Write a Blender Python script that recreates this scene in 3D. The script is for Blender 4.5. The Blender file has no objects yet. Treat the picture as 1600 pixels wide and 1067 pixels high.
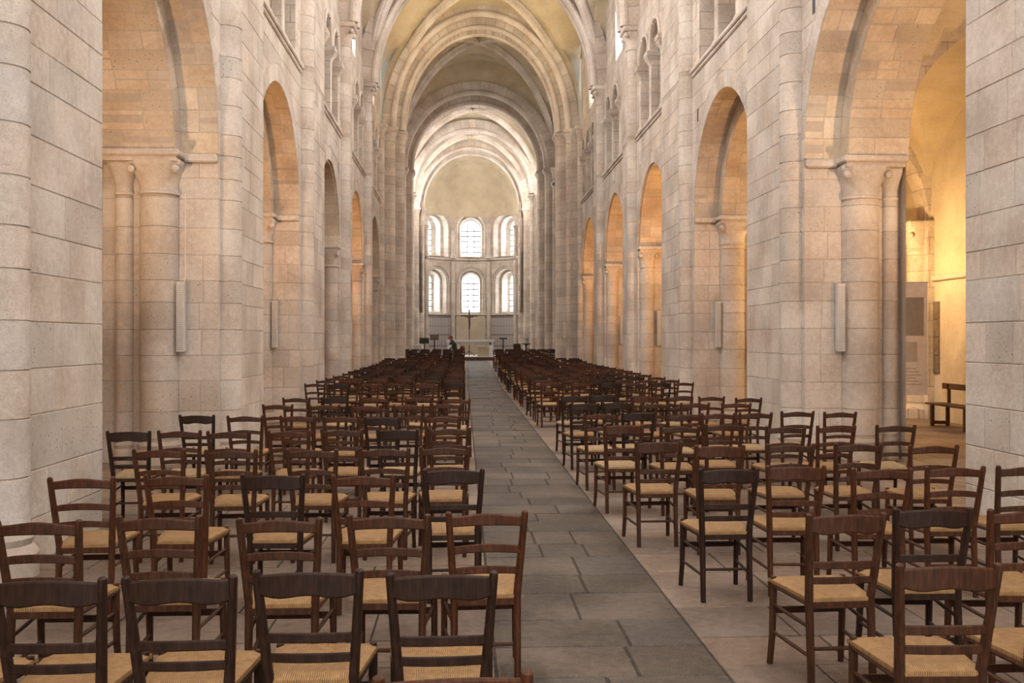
import bpy, math, random
from mathutils import Vector, Matrix

# ------------------------------------------------------------------ camera, world, lights, exposure
sc = bpy.context.scene
col = sc.collection
F_PX, CAMX, CAMZ = 1555.0, -0.71, 1.65
PSI = math.atan(76.0 / F_PX)                      # the lens aims slightly right of the nave's vanishing point
cam_d = bpy.data.cameras.new('camera')
cam = bpy.data.objects.new('camera', cam_d); col.objects.link(cam)
cam_d.sensor_width = 36.0; cam_d.lens = 36.0 * F_PX / 1600.0
cam_d.shift_y = -3.5 / 1600.0
cam_d.clip_end = 300
cam.location = (CAMX, 0, CAMZ)
cam.rotation_euler = (math.pi / 2, 0, -PSI)
sc.camera = cam
vs = sc.view_settings
vs.view_transform = 'Standard'; vs.look = 'None'; vs.gamma = 1.0; vs.use_curve_mapping = False
vs.exposure = 0.76
sc.cycles.max_bounces = 3; sc.cycles.diffuse_bounces = 2; sc.cycles.glossy_bounces = 2
sc.cycles.use_adaptive_sampling = True; sc.cycles.adaptive_threshold = 0.1; sc.cycles.adaptive_min_samples = 16

world = bpy.data.worlds.new('sky'); sc.world = world; world.use_nodes = True
wb = world.node_tree.nodes['Background']
wb.inputs[0].default_value = (0.72, 0.84, 1.0, 1); wb.inputs[1].default_value = 1.0

X0 = 3.98                                        # nave wall plane, from the axis
P = [0.6, 7.1, 13.8, 20.4, 26.95, 33.25, 39.9]   # vaulting shafts along the nave
DJ = [0.3, 6.8, 13.5, 20.05, 26.6, 32.9, 39.2]   # far jamb of each arch, just short of the shaft
DE = [2.3, 8.85, 15.85, 22.75, 28.4, 34.75, 41]  # far end of each pier's projecting block
def jamb(s, i):                                   # arcade wall thickness; face of the inner order; the two columns on the jamb
    th = 1.55 if s < 0 else 1.34
    return (th, .50, .78, .25, 1.24 if s < 0 else 1.2, .115 if s < 0 else .10) if i < 3 else (th, .05, .25, .19, .86, .10)
XB = 0.12                                        # how far that block stands out of the wall
ZS = 4.12                                        # springing of the arcade
ZSTR = 7.05                                      # string course under the gallery
ZV = 10.1                                        # springing of the vault
CHX = -0.2                                       # the choir's axis

def area(name, loc, rot, sx, sy, power, color):
    l = bpy.data.lights.new(name, 'AREA'); l.shape = 'RECTANGLE'; l.size = sx; l.size_y = sy
    l.energy = power; l.color = color
    o = bpy.data.objects.new(name, l); col.objects.link(o)
    o.location = loc; o.rotation_euler = rot
    return o
def lamp(name, loc, power, color, r=0.12):
    l = bpy.data.lights.new(name, 'POINT'); l.energy = power; l.color = color; l.shadow_soft_size = r
    o = bpy.data.objects.new(name, l); col.objects.link(o); o.location = loc
    return o
def spot(name, loc, target, power, color, angle=100, blend=.8, r=.1):
    l = bpy.data.lights.new(name, 'SPOT'); l.energy = power; l.color = color; l.shadow_soft_size = r
    l.spot_size = math.radians(angle); l.spot_blend = blend
    o = bpy.data.objects.new(name, l); col.objects.link(o); o.location = loc
    o.rotation_euler = (Vector(target) - Vector(loc)).to_track_quat('-Z', 'Y').to_euler()
    return o
DAY = (1.0, 0.95, 0.90); COOL = (0.88, 0.95, 1.0); WARM = (1.0, 0.50, 0.17); AMB = (1.0, 0.63, 0.34)
# daylight: west front window behind the viewer, clerestory, transepts, choir
area('west_window_light', (0, -6.6, 7.0), (math.radians(90), 0, 0), 5.5, 7.5, 600, (1.0, 0.96, 0.92))
for i in range(6):
    yc = (P[i] + P[i + 1]) / 2
    for s in (-1, 1):
        area('clerestory_light', (s * (X0 + .33), yc, 11.4), (0, s * math.radians(78), 0), 2.0, 1.15, 330 if i < 2 else (290 if i < 4 else (150 if i == 4 else 65)), (1.0, .985, .97))
for s in (-1, 1):
    area('transept_light', (s * 11.0, 45.5, 7.5), (0, s * math.radians(90), 0), 6, 5, 230, (1.0, .92, .84))
    for yy in (54.0, 60.5):
        area('choir_light', (CHX + s * (X0 + .3), yy, 11.3), (0, s * math.radians(65), 0), 2.2, 1.3, 215, DAY)
# warm lamps tucked behind the piers, in the aisles
LAMPS = {(-1, 1): (140, AMB), (-1, 2): (130, WARM), (-1, 3): (12, WARM), (-1, 4): (190, WARM), (-1, 5): (15, WARM),
         (1, 1): (190, AMB), (1, 2): (95, WARM), (1, 3): (190, WARM), (1, 4): (210, WARM), (1, 5): (210, WARM)}
for (s, i), (pw, cl) in LAMPS.items():
    spot('aisle_uplight', (s * (X0 + 2.2), DE[i] - .3, 1.6), (s * (X0 + .9), DJ[i + 1] - 1.2, 5.6), pw * 2.2, cl, 95, .9)
    lamp('aisle_lamp', (s * (X0 + 2.0), DE[i] - .35, 2.2), pw * .35, cl)
lamp('aisle_floodlight', (7.5, 19.3, 3.3), 100, (1.0, .66, .28), .15)
for s in (-1, 1): spot('vault_uplight', (s * 3.3, 36.4, 9.7), (-s * .8, 38.2, 14.0), 250, (1.0, .74, .30), 120)
for s in (-1, 1): spot('choir_uplight', (CHX + s * 2.9, 60, 8.0), (CHX - s * .5, 65, 13.0), 60, (1.0, .78, .46), 120)
for k in (-44, 0, 44):                                  # daylight entering the apse windows
    for zz, pw in ((4.7, 30), (8.6, 34)):
        t = math.radians(k)
        area('apse_window_light', (CHX + 4.2 * math.sin(t), 64.4 + 4.2 * math.cos(t), zz), (math.radians(-90), 0, -t), 1.1, 2.0, pw, COOL)

# ------------------------------------------------------------------ helpers
rnd = random.Random(7)
def floor_z(y):
    t = min(max((y - 33.0) / 19.0, 0), 1)
    return 0.46 * t
def project(p):
    dx, dy, dz = p[0] - CAMX, p[1], p[2] - CAMZ
    fw = dy * math.cos(PSI) + dx * math.sin(PSI)
    if fw < .3: return None
    la = dx * math.cos(PSI) - dy * math.sin(PSI)
    return 800 + F_PX * la / fw, 530 - F_PX * dz / fw
def shown(verts):
    """screen area of a piece's bounding box, clipped to the frame"""
    q = [project(v) for v in verts]
    if any(a is None for a in q): return 0
    x0 = max(0, min(a[0] for a in q)); x1 = min(1600, max(a[0] for a in q))
    y0 = max(0, min(a[1] for a in q)); y1 = min(1067, max(a[1] for a in q))
    return max(0, x1 - x0) * max(0, y1 - y0)

class MB:
    def __init__(self): self.v = []; self.f = []
    def add(self, v, f):
        o = len(self.v); self.v += [tuple(a) for a in v]; self.f += [tuple(i + o for i in q) for q in f]
        return self
    def box(self, x0, y0, z0, x1, y1, z1):
        return self.add([(x0,y0,z0),(x1,y0,z0),(x1,y1,z0),(x0,y1,z0),(x0,y0,z1),(x1,y0,z1),(x1,y1,z1),(x0,y1,z1)],
            [(0,3,2,1),(4,5,6,7),(0,1,5,4),(1,2,6,5),(2,3,7,6),(3,0,4,7)])
    def cbox(self, x0, y0, z0, x1, y1, z1, c=.01):
        """box with chamfered edges"""
        v = []; idx = {}
        for ix, (xa, sx) in enumerate(((x0, 1), (x1, -1))):
            for iy, (ya, sy) in enumerate(((y0, 1), (y1, -1))):
                for iz, (za, sz) in enumerate(((z0, 1), (z1, -1))):
                    for k in range(3):
                        p = [xa + sx * c, ya + sy * c, za + sz * c]
                        p[k] = (xa, ya, za)[k]
                        idx[(ix, iy, iz, k)] = len(v); v.append(tuple(p))
        f = []
        for k in range(3):
            a, b = [(1, 2), (0, 2), (0, 1)][k]
            for side in (0, 1):
                def I(p, q):
                    t = [0, 0, 0]; t[k] = side; t[a] = p; t[b] = q
                    return idx[(t[0], t[1], t[2], k)]
                f.append((I(0, 0), I(1, 0), I(1, 1), I(0, 1)))
        for k in range(3):                        # edges running along axis k
            a, b = [(1, 2), (0, 2), (0, 1)][k]
            for p in (0, 1):
                for q in (0, 1):
                    t0 = [0, 0, 0]; t0[a] = p; t0[b] = q; t1 = list(t0); t1[k] = 1
                    f.append((idx[(*t0, a)], idx[(*t0, b)], idx[(*t1, b)], idx[(*t1, a)]))
        for ix in (0, 1):
            for iy in (0, 1):
                for iz in (0, 1): f.append((idx[(ix,iy,iz,0)], idx[(ix,iy,iz,1)], idx[(ix,iy,iz,2)]))
        return self.add(v, f)
    def grid(self, rows, close=False):
        n = len(rows[0]); o = len(self.v)
        for r in rows: self.v += [tuple(p) for p in r]
        for i in range(len(rows) - 1):
            for j in range(n if close else n - 1):
                k = (j + 1) % n
                self.f.append((o + i*n + j, o + i*n + k, o + (i+1)*n + k, o + (i+1)*n + j))
        return self
    def lathe(self, prof, cx, cy, n=12, a0=0, a1=None):
        full = a1 is None
        rows = []
        for r, z in prof:
            m = n if full else n + 1
            rows.append([(cx + r * math.cos(a0 + (2*math.pi if full else a1 - a0) * j / n), cy + r * math.sin(a0 + (2*math.pi if full else a1 - a0) * j / n), z) for j in range(m)])
        return self.grid(rows, full)
    def tube(self, pts, rad, n=8, sx=1.0, sy=1.0, up=(0, 1, 0)):
        """sweep along pts, radius per point, section scaled sx / sy, closed ends"""
        pts = [Vector(p) for p in pts]
        if not isinstance(rad, (list, tuple)): rad = [rad] * len(pts)
        o = len(self.v)
        for i, p in enumerate(pts):
            d = (pts[min(i+1, len(pts)-1)] - pts[max(i-1, 0)]).normalized()
            u = Vector(up)
            if abs(d.dot(u)) > .95: u = Vector((1, 0, 0))
            a = d.cross(u).normalized(); b = a.cross(d).normalized()
            for j in range(n):
                t = 2 * math.pi * (j + .5) / n
                k = 1 if n > 4 else 1.35
                self.v.append(tuple(p + a * (math.cos(t) * rad[i] * sx * k) + b * (math.sin(t) * rad[i] * sy * k)))
        for i in range(len(pts) - 1):
            for j in range(n):
                k = (j + 1) % n
                self.f.append((o + i*n + j, o + i*n + k, o + (i+1)*n + k, o + (i+1)*n + j))
        self.f.append(tuple(o + j for j in reversed(range(n))))
        self.f.append(tuple(o + (len(pts)-1)*n + j for j in range(n)))
        return self
    def ball(self, c, r, n=8, sz=1.0):
        rows = []
        for i in range(n // 2 + 1):
            a = -math.pi/2 + math.pi * i / (n // 2)
            rr = max(r * math.cos(a), r * .02)
            rows.append([(c[0] + rr * math.cos(2*math.pi*j/n), c[1] + rr * math.sin(2*math.pi*j/n), c[2] + r * sz * math.sin(a)) for j in range(n)])
        return self.grid(rows, True)
    def build(self, name, mat, parent=None, smooth=False):
        me = bpy.data.meshes.new(name); me.from_pydata(self.v, [], self.f); me.update()
        if smooth:
            me.polygons.foreach_set('use_smooth', [True] * len(me.polygons)); me.set_sharp_from_angle(angle=math.radians(32))
        me.materials.append(M[mat])
        o = bpy.data.objects.new(name, me); col.objects.link(o)
        if parent: o.parent = parent
        return o
def empty(name, loc=(0, 0, 0), rz=0, parent=None):
    o = bpy.data.objects.new(name, None); col.objects.link(o); o.location = loc; o.rotation_euler = (0, 0, rz)
    o.empty_display_size = .1
    if parent: o.parent = parent
    return o
def tag(o, label, cat, group=None):
    o['label'] = label; o['category'] = cat
    if group: o['group'] = group
    return o
def structure(o, label=None):
    o['kind'] = 'structure'
    if label: o['label'] = label
    return o
def recalc(o):
    import bmesh
    bm = bmesh.new(); bm.from_mesh(o.data); bmesh.ops.recalc_face_normals(bm, faces=bm.faces); bm.to_mesh(o.data); bm.free()
    return o

class Masonry:
    """collects laid stones; the ones that show largest become objects, the rest one part of kind stuff"""
    def __init__(self, parent, name, mat, most=300): self.p = parent; self.n = name; self.m = mat; self.s = []; self.most = most
    def patch(self, S, u0, u1, v0, v1, nu=1, h=.0045, gap=.0028, ch=.005, nv=1):
        """a proud, chamfered piece over the rectangle u0..u1, v0..v1 of the surface S(u, v, height)"""
        if u1 - u0 < 3 * (gap + ch) or v1 - v0 < 3 * (gap + ch): return
        h *= rnd.uniform(.6, 1.5)
        us = [u0 + gap] + [u0 + gap + ch + (u1 - u0 - 2*gap - 2*ch) * i / nu for i in range(nu + 1)] + [u1 - gap]
        vv = [v0 + gap] + [v0 + gap + ch + (v1 - v0 - 2*gap - 2*ch) * i / nv for i in range(nv + 1)] + [v1 - gap]
        m = MB()
        m.grid([[S(u, v, h if 0 < i < len(us) - 1 and 0 < j < len(vv) - 1 else -.004) for i, u in enumerate(us)] for j, v in enumerate(vv)])
        self.s.append((m.v, m.f, nu > 1 or nv > 1))
    def poly(self, S, pts, h=.0045, gap=.0028, ch=.005):
        a = inset(pts, gap); b = inset(pts, gap + ch)
        if a is None or b is None: return
        h *= rnd.uniform(.6, 1.5); n = len(a)
        v = [S(u, w, -.004) for u, w in a] + [S(u, w, h) for u, w in b]
        f = [(i, (i+1) % n, n + (i+1) % n, n + i) for i in range(n)] + [tuple(range(n, 2*n))]
        self.s.append((v, f, False))
    def finish(self):
        k = sorted(range(len(self.s)), key=lambda i: -shown(self.s[i][0]))
        rest = MB()
        for r, i in enumerate(k):
            v, f, sm = self.s[i]
            if r < self.most and shown(v) > 60:
                c = [sum(p[q] for p in v) / len(v) for q in range(3)]
                m = MB().add([(p[0]-c[0], p[1]-c[1], p[2]-c[2]) for p in v], f)
                o = m.build(self.n, self.m, self.p, sm); o.location = c
            else: rest.add(v, f)
        if rest.v:
            o = rest.build(self.n + '_courses', self.m, self.p); o['kind'] = 'stuff'
def inset(pts, d):
    n = len(pts); out = []
    ar = sum(pts[i][0]*pts[(i+1) % n][1] - pts[(i+1) % n][0]*pts[i][1] for i in range(n))
    if abs(ar) < .008: return None
    sg = 1 if ar > 0 else -1
    for i in range(n):
        p, q, r = Vector(pts[i-1]), Vector(pts[i]), Vector(pts[(i+1) % n])
        e1 = (q - p).normalized(); e2 = (r - q).normalized()
        n1 = Vector((-e1.y, e1.x)) * sg; n2 = Vector((-e2.y, e2.x)) * sg
        b = n1 + n2
        if b.length < .2: return None
        b = b / b.length_squared * 2
        if b.length > 3: b = b.normalized() * 3
        out.append(tuple(q + b * d))
    return out

# ------------------------------------------------------------------ materials
M = {}
def nm(name):
    m = bpy.data.materials.new(name); m.use_nodes = True
    M[name] = m
    nt = m.node_tree; return m, nt, nt.nodes['Principled BSDF']
def N(nt, t, **kw):
    n = nt.nodes.new(t)
    for k, v in kw.items():
        if k.startswith('i_'):
            key = k[2:]; n.inputs[int(key) if key.isdigit() else key].default_value = v
        else: setattr(n, k, v)
    return n
def ramp(nt, fac, stops):
    r = nt.nodes.new('ShaderNodeValToRGB'); nt.links.new(fac, r.inputs[0])
    e = r.color_ramp.elements
    while len(e) < len(stops): e.new(.5)
    for k, (p, c) in enumerate(stops): e[k].position = p; e[k].color = (*c, 1)
    return r.outputs[0]
def mix(nt, a, b, fac, blend='MIX'):
    n = nt.nodes.new('ShaderNodeMix'); n.data_type = 'RGBA'; n.blend_type = blend
    for sock, v in ((n.inputs['Factor'], fac), (n.inputs['A'], a), (n.inputs['B'], b)):
        if isinstance(v, (int, float)): sock.default_value = v
        elif isinstance(v, tuple): sock.default_value = (*v, 1)
        else: nt.links.new(v, sock)
    return n.outputs['Result']
def math_n(nt, op, a, b=0.0):
    n = nt.nodes.new('ShaderNodeMath'); n.operation = op
    for s, v in ((n.inputs[0], a), (n.inputs[1], b)):
        if isinstance(v, (int, float)): s.default_value = v
        else: nt.links.new(v, s)
    return n.outputs[0]
def piece_random(nt):
    g = N(nt, 'ShaderNodeNewGeometry'); o = N(nt, 'ShaderNodeObjectInfo')
    return math_n(nt, 'FRACT', math_n(nt, 'ADD', math_n(nt, 'MULTIPLY', g.outputs['Random Per Island'], 7.31), math_n(nt, 'MULTIPLY', o.outputs['Random'], 3.77)))

def stone(name, cols, rough_share=.8, per_piece=True, courses=None, spread=.055, fine=1.0):
    m, nt, b = nm(name)
    g = N(nt, 'ShaderNodeNewGeometry'); pos = g.outputs['Position']
    n1 = N(nt, 'ShaderNodeTexNoise', i_Scale=1.3, i_Detail=1.0); nt.links.new(pos, n1.inputs['Vector'])
    n2 = N(nt, 'ShaderNodeTexNoise', i_Scale=14.0, i_Detail=2.5, i_Roughness=.65); nt.links.new(pos, n2.inputs['Vector'])
    n3 = N(nt, 'ShaderNodeTexNoise', i_Scale=90.0, i_Detail=1.0, i_Roughness=.7); nt.links.new(pos, n3.inputs['Vector'])
    f = math_n(nt, 'ADD', math_n(nt, 'MULTIPLY', n1.outputs[0], .6), math_n(nt, 'MULTIPLY', n2.outputs[0], .4))
    c = ramp(nt, f, [(.36, cols[0]), (.5, cols[1]), (.64, cols[2])])
    pr = piece_random(nt)
    if per_piece:
        v = math_n(nt, 'ADD', math_n(nt, 'MULTIPLY', pr, 2 * spread), 1.0 - spread)
        hv = N(nt, 'ShaderNodeHueSaturation', i_Saturation=1.0); nt.links.new(v, hv.inputs['Value']); nt.links.new(c, hv.inputs['Color'])
        sat = math_n(nt, 'ADD', math_n(nt, 'MULTIPLY', math_n(nt, 'FRACT', math_n(nt, 'MULTIPLY', pr, 5.3)), .3), .85)
        nt.links.new(sat, hv.inputs['Saturation']); c = hv.outputs[0]
    n4 = N(nt, 'ShaderNodeTexNoise', i_Scale=.75, i_Detail=4.0, i_Roughness=.7); nt.links.new(pos, n4.inputs['Vector'])
    c = mix(nt, c, tuple(a * .55 for a in cols[0]), math_n(nt, 'MULTIPLY', math_n(nt, 'MULTIPLY', math_n(nt, 'MAXIMUM', math_n(nt, 'SUBTRACT', n4.outputs[0], .52), 0.0), 4.0), .55))
    # pits and grey weathered blocks
    vo = N(nt, 'ShaderNodeTexVoronoi', i_Scale=26.0 * fine); nt.links.new(pos, vo.inputs['Vector'])
    pit = math_n(nt, 'MULTIPLY', math_n(nt, 'LESS_THAN', vo.outputs['Distance'], .25), math_n(nt, 'GREATER_THAN', n2.outputs[0], .52))
    rough = math_n(nt, 'GREATER_THAN', math_n(nt, 'FRACT', math_n(nt, 'MULTIPLY', pr, 11.7)), rough_share)
    pitm = math_n(nt, 'MULTIPLY', pit, math_n(nt, 'ADD', math_n(nt, 'MULTIPLY', rough, .6), .16))
    c = mix(nt, c, (.17, .14, .11), pitm)
    gr = math_n(nt, 'MULTIPLY', rough, math_n(nt, 'MULTIPLY', n2.outputs[0], .5))
    c = mix(nt, c, (.42, .37, .31), gr)
    c = mix(nt, c, (.30, .24, .19), math_n(nt, 'MULTIPLY', math_n(nt, 'GREATER_THAN', n3.outputs[0], .60), .24))
    hgt = math_n(nt, 'ADD', math_n(nt, 'MULTIPLY', n2.outputs[0], .7), math_n(nt, 'MULTIPLY', n3.outputs[0], .35))
    if courses:                                     # joints too far away to build
        tc = N(nt, 'ShaderNodeCombineXYZ'); sp = N(nt, 'ShaderNodeSeparateXYZ'); nt.links.new(pos, sp.inputs[0])
        nt.links.new(math_n(nt, 'ADD', sp.outputs[0], sp.outputs[1]), tc.inputs[0]); nt.links.new(sp.outputs[2], tc.inputs[1])
        br = N(nt, 'ShaderNodeTexBrick', i_Scale=1.0); nt.links.new(tc.outputs[0], br.inputs['Vector'])
        br.inputs['Mortar Size'].default_value = .008; br.inputs['Brick Width'].default_value = courses[0]; br.inputs['Row Height'].default_value = courses[1]
        br.inputs['Color1'].default_value = (.88, .88, .88, 1); br.inputs['Color2'].default_value = (1.08, 1.07, 1.05, 1); br.inputs['Mortar'].default_value = (.62, .58, .54, 1)
        c = mix(nt, c, br.outputs['Color'], 1.0, 'MULTIPLY')
    nt.links.new(c, b.inputs['Base Color']); b.inputs['Roughness'].default_value = .92
    b.inputs['Specular IOR Level'].default_value = .25
    bp = N(nt, 'ShaderNodeBump', i_Strength=.7, i_Distance=.014); nt.links.new(hgt, bp.inputs['Height']); nt.links.new(bp.outputs[0], b.inputs['Normal'])
    return m
LIME = [(.56, .46, .385), (.69, .59, .51), (.79, .70, .62)]
stone('limestone', LIME)
stone('limestone_joint', [(.47, .38, .30), (.55, .45, .37), (.62, .52, .43)], per_piece=False)
stone('limestone_carved', LIME, per_piece=True, rough_share=1.1, spread=.05)
stone('limestone_far', LIME, per_piece=False, rough_share=1.1, courses=(.62, .34))
stone('rubble', [(.55, .42, .31), (.68, .55, .42), (.78, .66, .53)], rough_share=.85, spread=.10)
stone('plaster', [(.64, .53, .39), (.70, .59, .45), (.76, .66, .52)], per_piece=False, rough_share=1.1)
stone('vault_plaster', [(.60, .49, .34), (.67, .56, .40), (.72, .61, .45)], per_piece=False, rough_share=1.1)
stone('slab_grey', [(.048, .036, .028), (.088, .068, .053), (.140, .112, .090)], rough_share=1.1, spread=.24)
stone('slab_pale', [(.17, .118, .089), (.245, .179, .140), (.32, .243, .195)], rough_share=1.1, spread=.14)
stone('floor_joint', [(.035, .027, .022), (.05, .040, .032), (.07, .056, .046)], per_piece=False, rough_share=1.1)
for k in ('slab_grey',):
    bb = M[k].node_tree.nodes['Principled BSDF']; bb.inputs['Roughness'].default_value = .58; bb.inputs['Specular IOR Level'].default_value = .32
M['slab_pale'].node_tree.nodes['Principled BSDF'].inputs['Roughness'].default_value = .6

def wood(name, cols, rough=.5):
    m, nt, b = nm(name)
    tc = N(nt, 'ShaderNodeTexCoord'); oi = N(nt, 'ShaderNodeObjectInfo')
    mp = N(nt, 'ShaderNodeMapping'); nt.links.new(tc.outputs['Object'], mp.inputs[0]); mp.inputs['Scale'].default_value = (30, 30, 5)
    n1 = N(nt, 'ShaderNodeTexNoise', i_Scale=2.0, i_Detail=5.0, i_Distortion=1.2); nt.links.new(mp.outputs[0], n1.inputs[0])
    c = ramp(nt, n1.outputs[0], [(.3, cols[0]), (.55, cols[1]), (.8, cols[2])])
    nt.links.new(c, b.inputs['Base Color']); b.inputs['Roughness'].default_value = rough; b.inputs['Specular IOR Level'].default_value = .28
    bp = N(nt, 'ShaderNodeBump', i_Strength=.2, i_Distance=.003); nt.links.new(n1.outputs[0], bp.inputs['Height']); nt.links.new(bp.outputs[0], b.inputs['Normal'])
wood('wood_dark', [(.016, .007, .004), (.032, .0145, .0085), (.058, .027, .015)])
wood('wood_red', [(.042, .0135, .0055), (.084, .028, .011), (.135, .049, .021)])
wood('wood_brown', [(.035, .013, .0062), (.068, .026, .012), (.112, .047, .022)])
wood('wood_bench', [(.055, .026, .012), (.10, .05, .024), (.15, .08, .04)])

def rush(name, cols):
    m, nt, b = nm(name)
    tc = N(nt, 'ShaderNodeTexCoord'); sp = N(nt, 'ShaderNodeSeparateXYZ'); nt.links.new(tc.outputs['Object'], sp.inputs[0])
    ax = math_n(nt, 'ABSOLUTE', sp.outputs[0]); ay = math_n(nt, 'ABSOLUTE', sp.outputs[1])
    side = math_n(nt, 'GREATER_THAN', ax, ay)       # four woven triangles meeting in the middle
    co = N(nt, 'ShaderNodeMix'); nt.links.new(side, co.inputs[0]); nt.links.new(sp.outputs[0], co.inputs[2]); nt.links.new(sp.outputs[1], co.inputs[3])
    nz = N(nt, 'ShaderNodeTexNoise', i_Scale=35.0, i_Detail=3.0); nt.links.new(tc.outputs['Object'], nz.inputs[0])
    ph = math_n(nt, 'ADD', math_n(nt, 'MULTIPLY', co.outputs[0], 820.0), math_n(nt, 'MULTIPLY', nz.outputs[0], 9.0))
    st = math_n(nt, 'ADD', math_n(nt, 'MULTIPLY', math_n(nt, 'SINE', ph), .5), .5)
    f = math_n(nt, 'ADD', math_n(nt, 'MULTIPLY', st, .45), math_n(nt, 'MULTIPLY', nz.outputs[0], .55))
    c = ramp(nt, f, [(.2, cols[0]), (.5, cols[1]), (.85, cols[2])])
    nt.links.new(c, b.inputs['Base Color']); b.inputs['Roughness'].default_value = .62
    bp = N(nt, 'ShaderNodeBump', i_Strength=.5, i_Distance=.004); nt.links.new(st, bp.inputs['Height']); nt.links.new(bp.outputs[0], b.inputs['Normal'])
rush('rush_gold', [(.19, .095, .034), (.38, .205, .078), (.55, .335, .14)])
rush('rush_pale', [(.26, .16, .075), (.47, .31, .15), (.66, .48, .27)])

def plain(name, c, rough=.5, metal=0.0, noise=0.0):
    m, nt, b = nm(name)
    n1 = N(nt, 'ShaderNodeTexNoise', i_Scale=8.0, i_Detail=3.0)
    g = N(nt, 'ShaderNodeTexCoord'); nt.links.new(g.outputs['Object'], n1.inputs[0])
    k = .08 + noise
    cc = ramp(nt, n1.outputs[0], [(.3, tuple(a * (1 - k) for a in c)), (.7, tuple(min(1, a * (1 + k)) for a in c))])
    nt.links.new(cc, b.inputs['Base Color']); b.inputs['Roughness'].default_value = rough; b.inputs['Metallic'].default_value = metal
plain('speaker_grey', (.68, .63, .59), .5); plain('speaker_grille', (.56, .52, .49), .6)
plain('metal_dark', (.03, .028, .028), .45, .6); plain('bronze', (.09, .065, .05), .5, .4)
plain('cloth_white', (.78, .77, .80), .8); plain('altar_stone', (.74, .67, .58), .7, 0, .05); plain('dais_wood', (.10, .035, .025), .5)
plain('black', (.012, .012, .012), .5); plain('skin', (.55, .33, .24), .6); plain('coat_green', (.04, .055, .045), .85); plain('red_cloth', (.20, .035, .035), .85)
plain('trousers', (.03, .03, .045), .85); plain('leaf', (.10, .16, .06), .7); plain('flower', (.75, .70, .62), .7); plain('lamp_white', (.8, .8, .8), .4)
plain('paper', (.82, .79, .82), .8); plain('print_grey', (.36, .34, .34), .8); plain('print_pale', (.55, .52, .52), .8); plain('dark_stone', (.19, .14, .10), .9, 0, .2)
plain('lead', (.05, .06, .06), .6)

def pane(name, strength, tint):
    m, nt, b = nm(name)
    g = N(nt, 'ShaderNodeNewGeometry')
    vo = N(nt, 'ShaderNodeTexVoronoi', i_Scale=5.0); nt.links.new(g.outputs['Position'], vo.inputs['Vector'])
    c = ramp(nt, vo.outputs['Distance'], [(.15, tint), (.6, (1, 1, 1))])
    b.inputs['Base Color'].default_value = (.6, .65, .66, 1); b.inputs['Roughness'].default_value = .2
    nt.links.new(c, b.inputs['Emission Color']); b.inputs['Emission Strength'].default_value = strength
pane('glass_sky', 1.15, (.74, .92, .92)); pane('glass_pale', .75, (.58, .84, .74))

# painted hanging in the apse: pale ground with dark lines and dotted bands
m, nt, b = nm('painted_wall')
g = N(nt, 'ShaderNodeNewGeometry'); sp = N(nt, 'ShaderNodeSeparateXYZ'); nt.links.new(g.outputs['Position'], sp.inputs[0])
ang = math_n(nt, 'ARCTAN2', math_n(nt, 'SUBTRACT', sp.outputs[0], CHX), math_n(nt, 'SUBTRACT', sp.outputs[1], 64.2))
vl = math_n(nt, 'LESS_THAN', math_n(nt, 'FRACT', math_n(nt, 'MULTIPLY', ang, 13.0)), .13)
def band(z, w):
    return math_n(nt, 'LESS_THAN', math_n(nt, 'ABSOLUTE', math_n(nt, 'SUBTRACT', sp.outputs[2], z)), w)
bands = math_n(nt, 'MAXIMUM', math_n(nt, 'MAXIMUM', band(3.18, .09), band(1.95, .05)), math_n(nt, 'MAXIMUM', band(2.55, .02), band(1.2, .05)))
dots = math_n(nt, 'MULTIPLY', bands, math_n(nt, 'ADD', .55, math_n(nt, 'MULTIPLY', math_n(nt, 'GREATER_THAN', math_n(nt, 'SINE', math_n(nt, 'MULTIPLY', ang, 130.0)), 0), .45)))
c = mix(nt, (.52, .46, .43), (.16, .12, .11), math_n(nt, 'MULTIPLY', math_n(nt, 'MAXIMUM', math_n(nt, 'MULTIPLY', vl, .8), dots), .8))
nt.links.new(c, b.inputs['Base Color']); b.inputs['Roughness'].default_value = .9

# ------------------------------------------------------------------ floor
XF = 12.0
fm = MB()
ys = [-8, 0, 33, 36, 39, 42, 45, 48, 52, 72]
fm.grid([[(x, y, floor_z(y) - .006) for x in (-XF, 0, XF)] for y in ys])
floor = structure(fm.build('floor', 'floor_joint'), 'stone floor of pale slabs with a dark grey paved central aisle')
AL, AR = -0.55, 0.59
def S_floor(u, v, h): return (u, v, floor_z(v) - .006 + h)
ms = Masonry(floor, 'aisle_slab', 'slab_grey', 300)
y = 1.2
while y < 56:
    L = rnd.uniform(.36, .62)
    cuts = [AL] + ([AL + (AR - AL) * rnd.uniform(.3, .7)] if rnd.random() < .72 else [AL + (AR-AL) * rnd.uniform(.22, .4), AL + (AR-AL) * rnd.uniform(.6, .8)]) + [AR]
    for a, b in zip(cuts, cuts[1:]): ms.patch(S_floor, a, b, y, y + L, h=.006, gap=.0055, ch=.006)
    y += L
ms.finish()
ms = Masonry(floor, 'floor_slab', 'slab_pale', 300)
for x0, x1, yend in ((-9.0, AL, 36), (AR, 9.0, 52)):
    y = 1.0
    while y < 57:
        L = rnd.uniform(.42, .68); x = x0
        lo, hi = (x0, x1) if y < 25 else ((max(x0, -5.4), min(x1, 5.4)))
        x = lo
        while x < hi - .01:
            w = rnd.uniform(.45, .95)
            if hi - x - w < .3: w = hi - x
            ms.patch(S_floor, x, x + w, y, y + L, h=.004, gap=.0035, ch=.005)
            x += w
        y += L
ms.finish()

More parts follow.
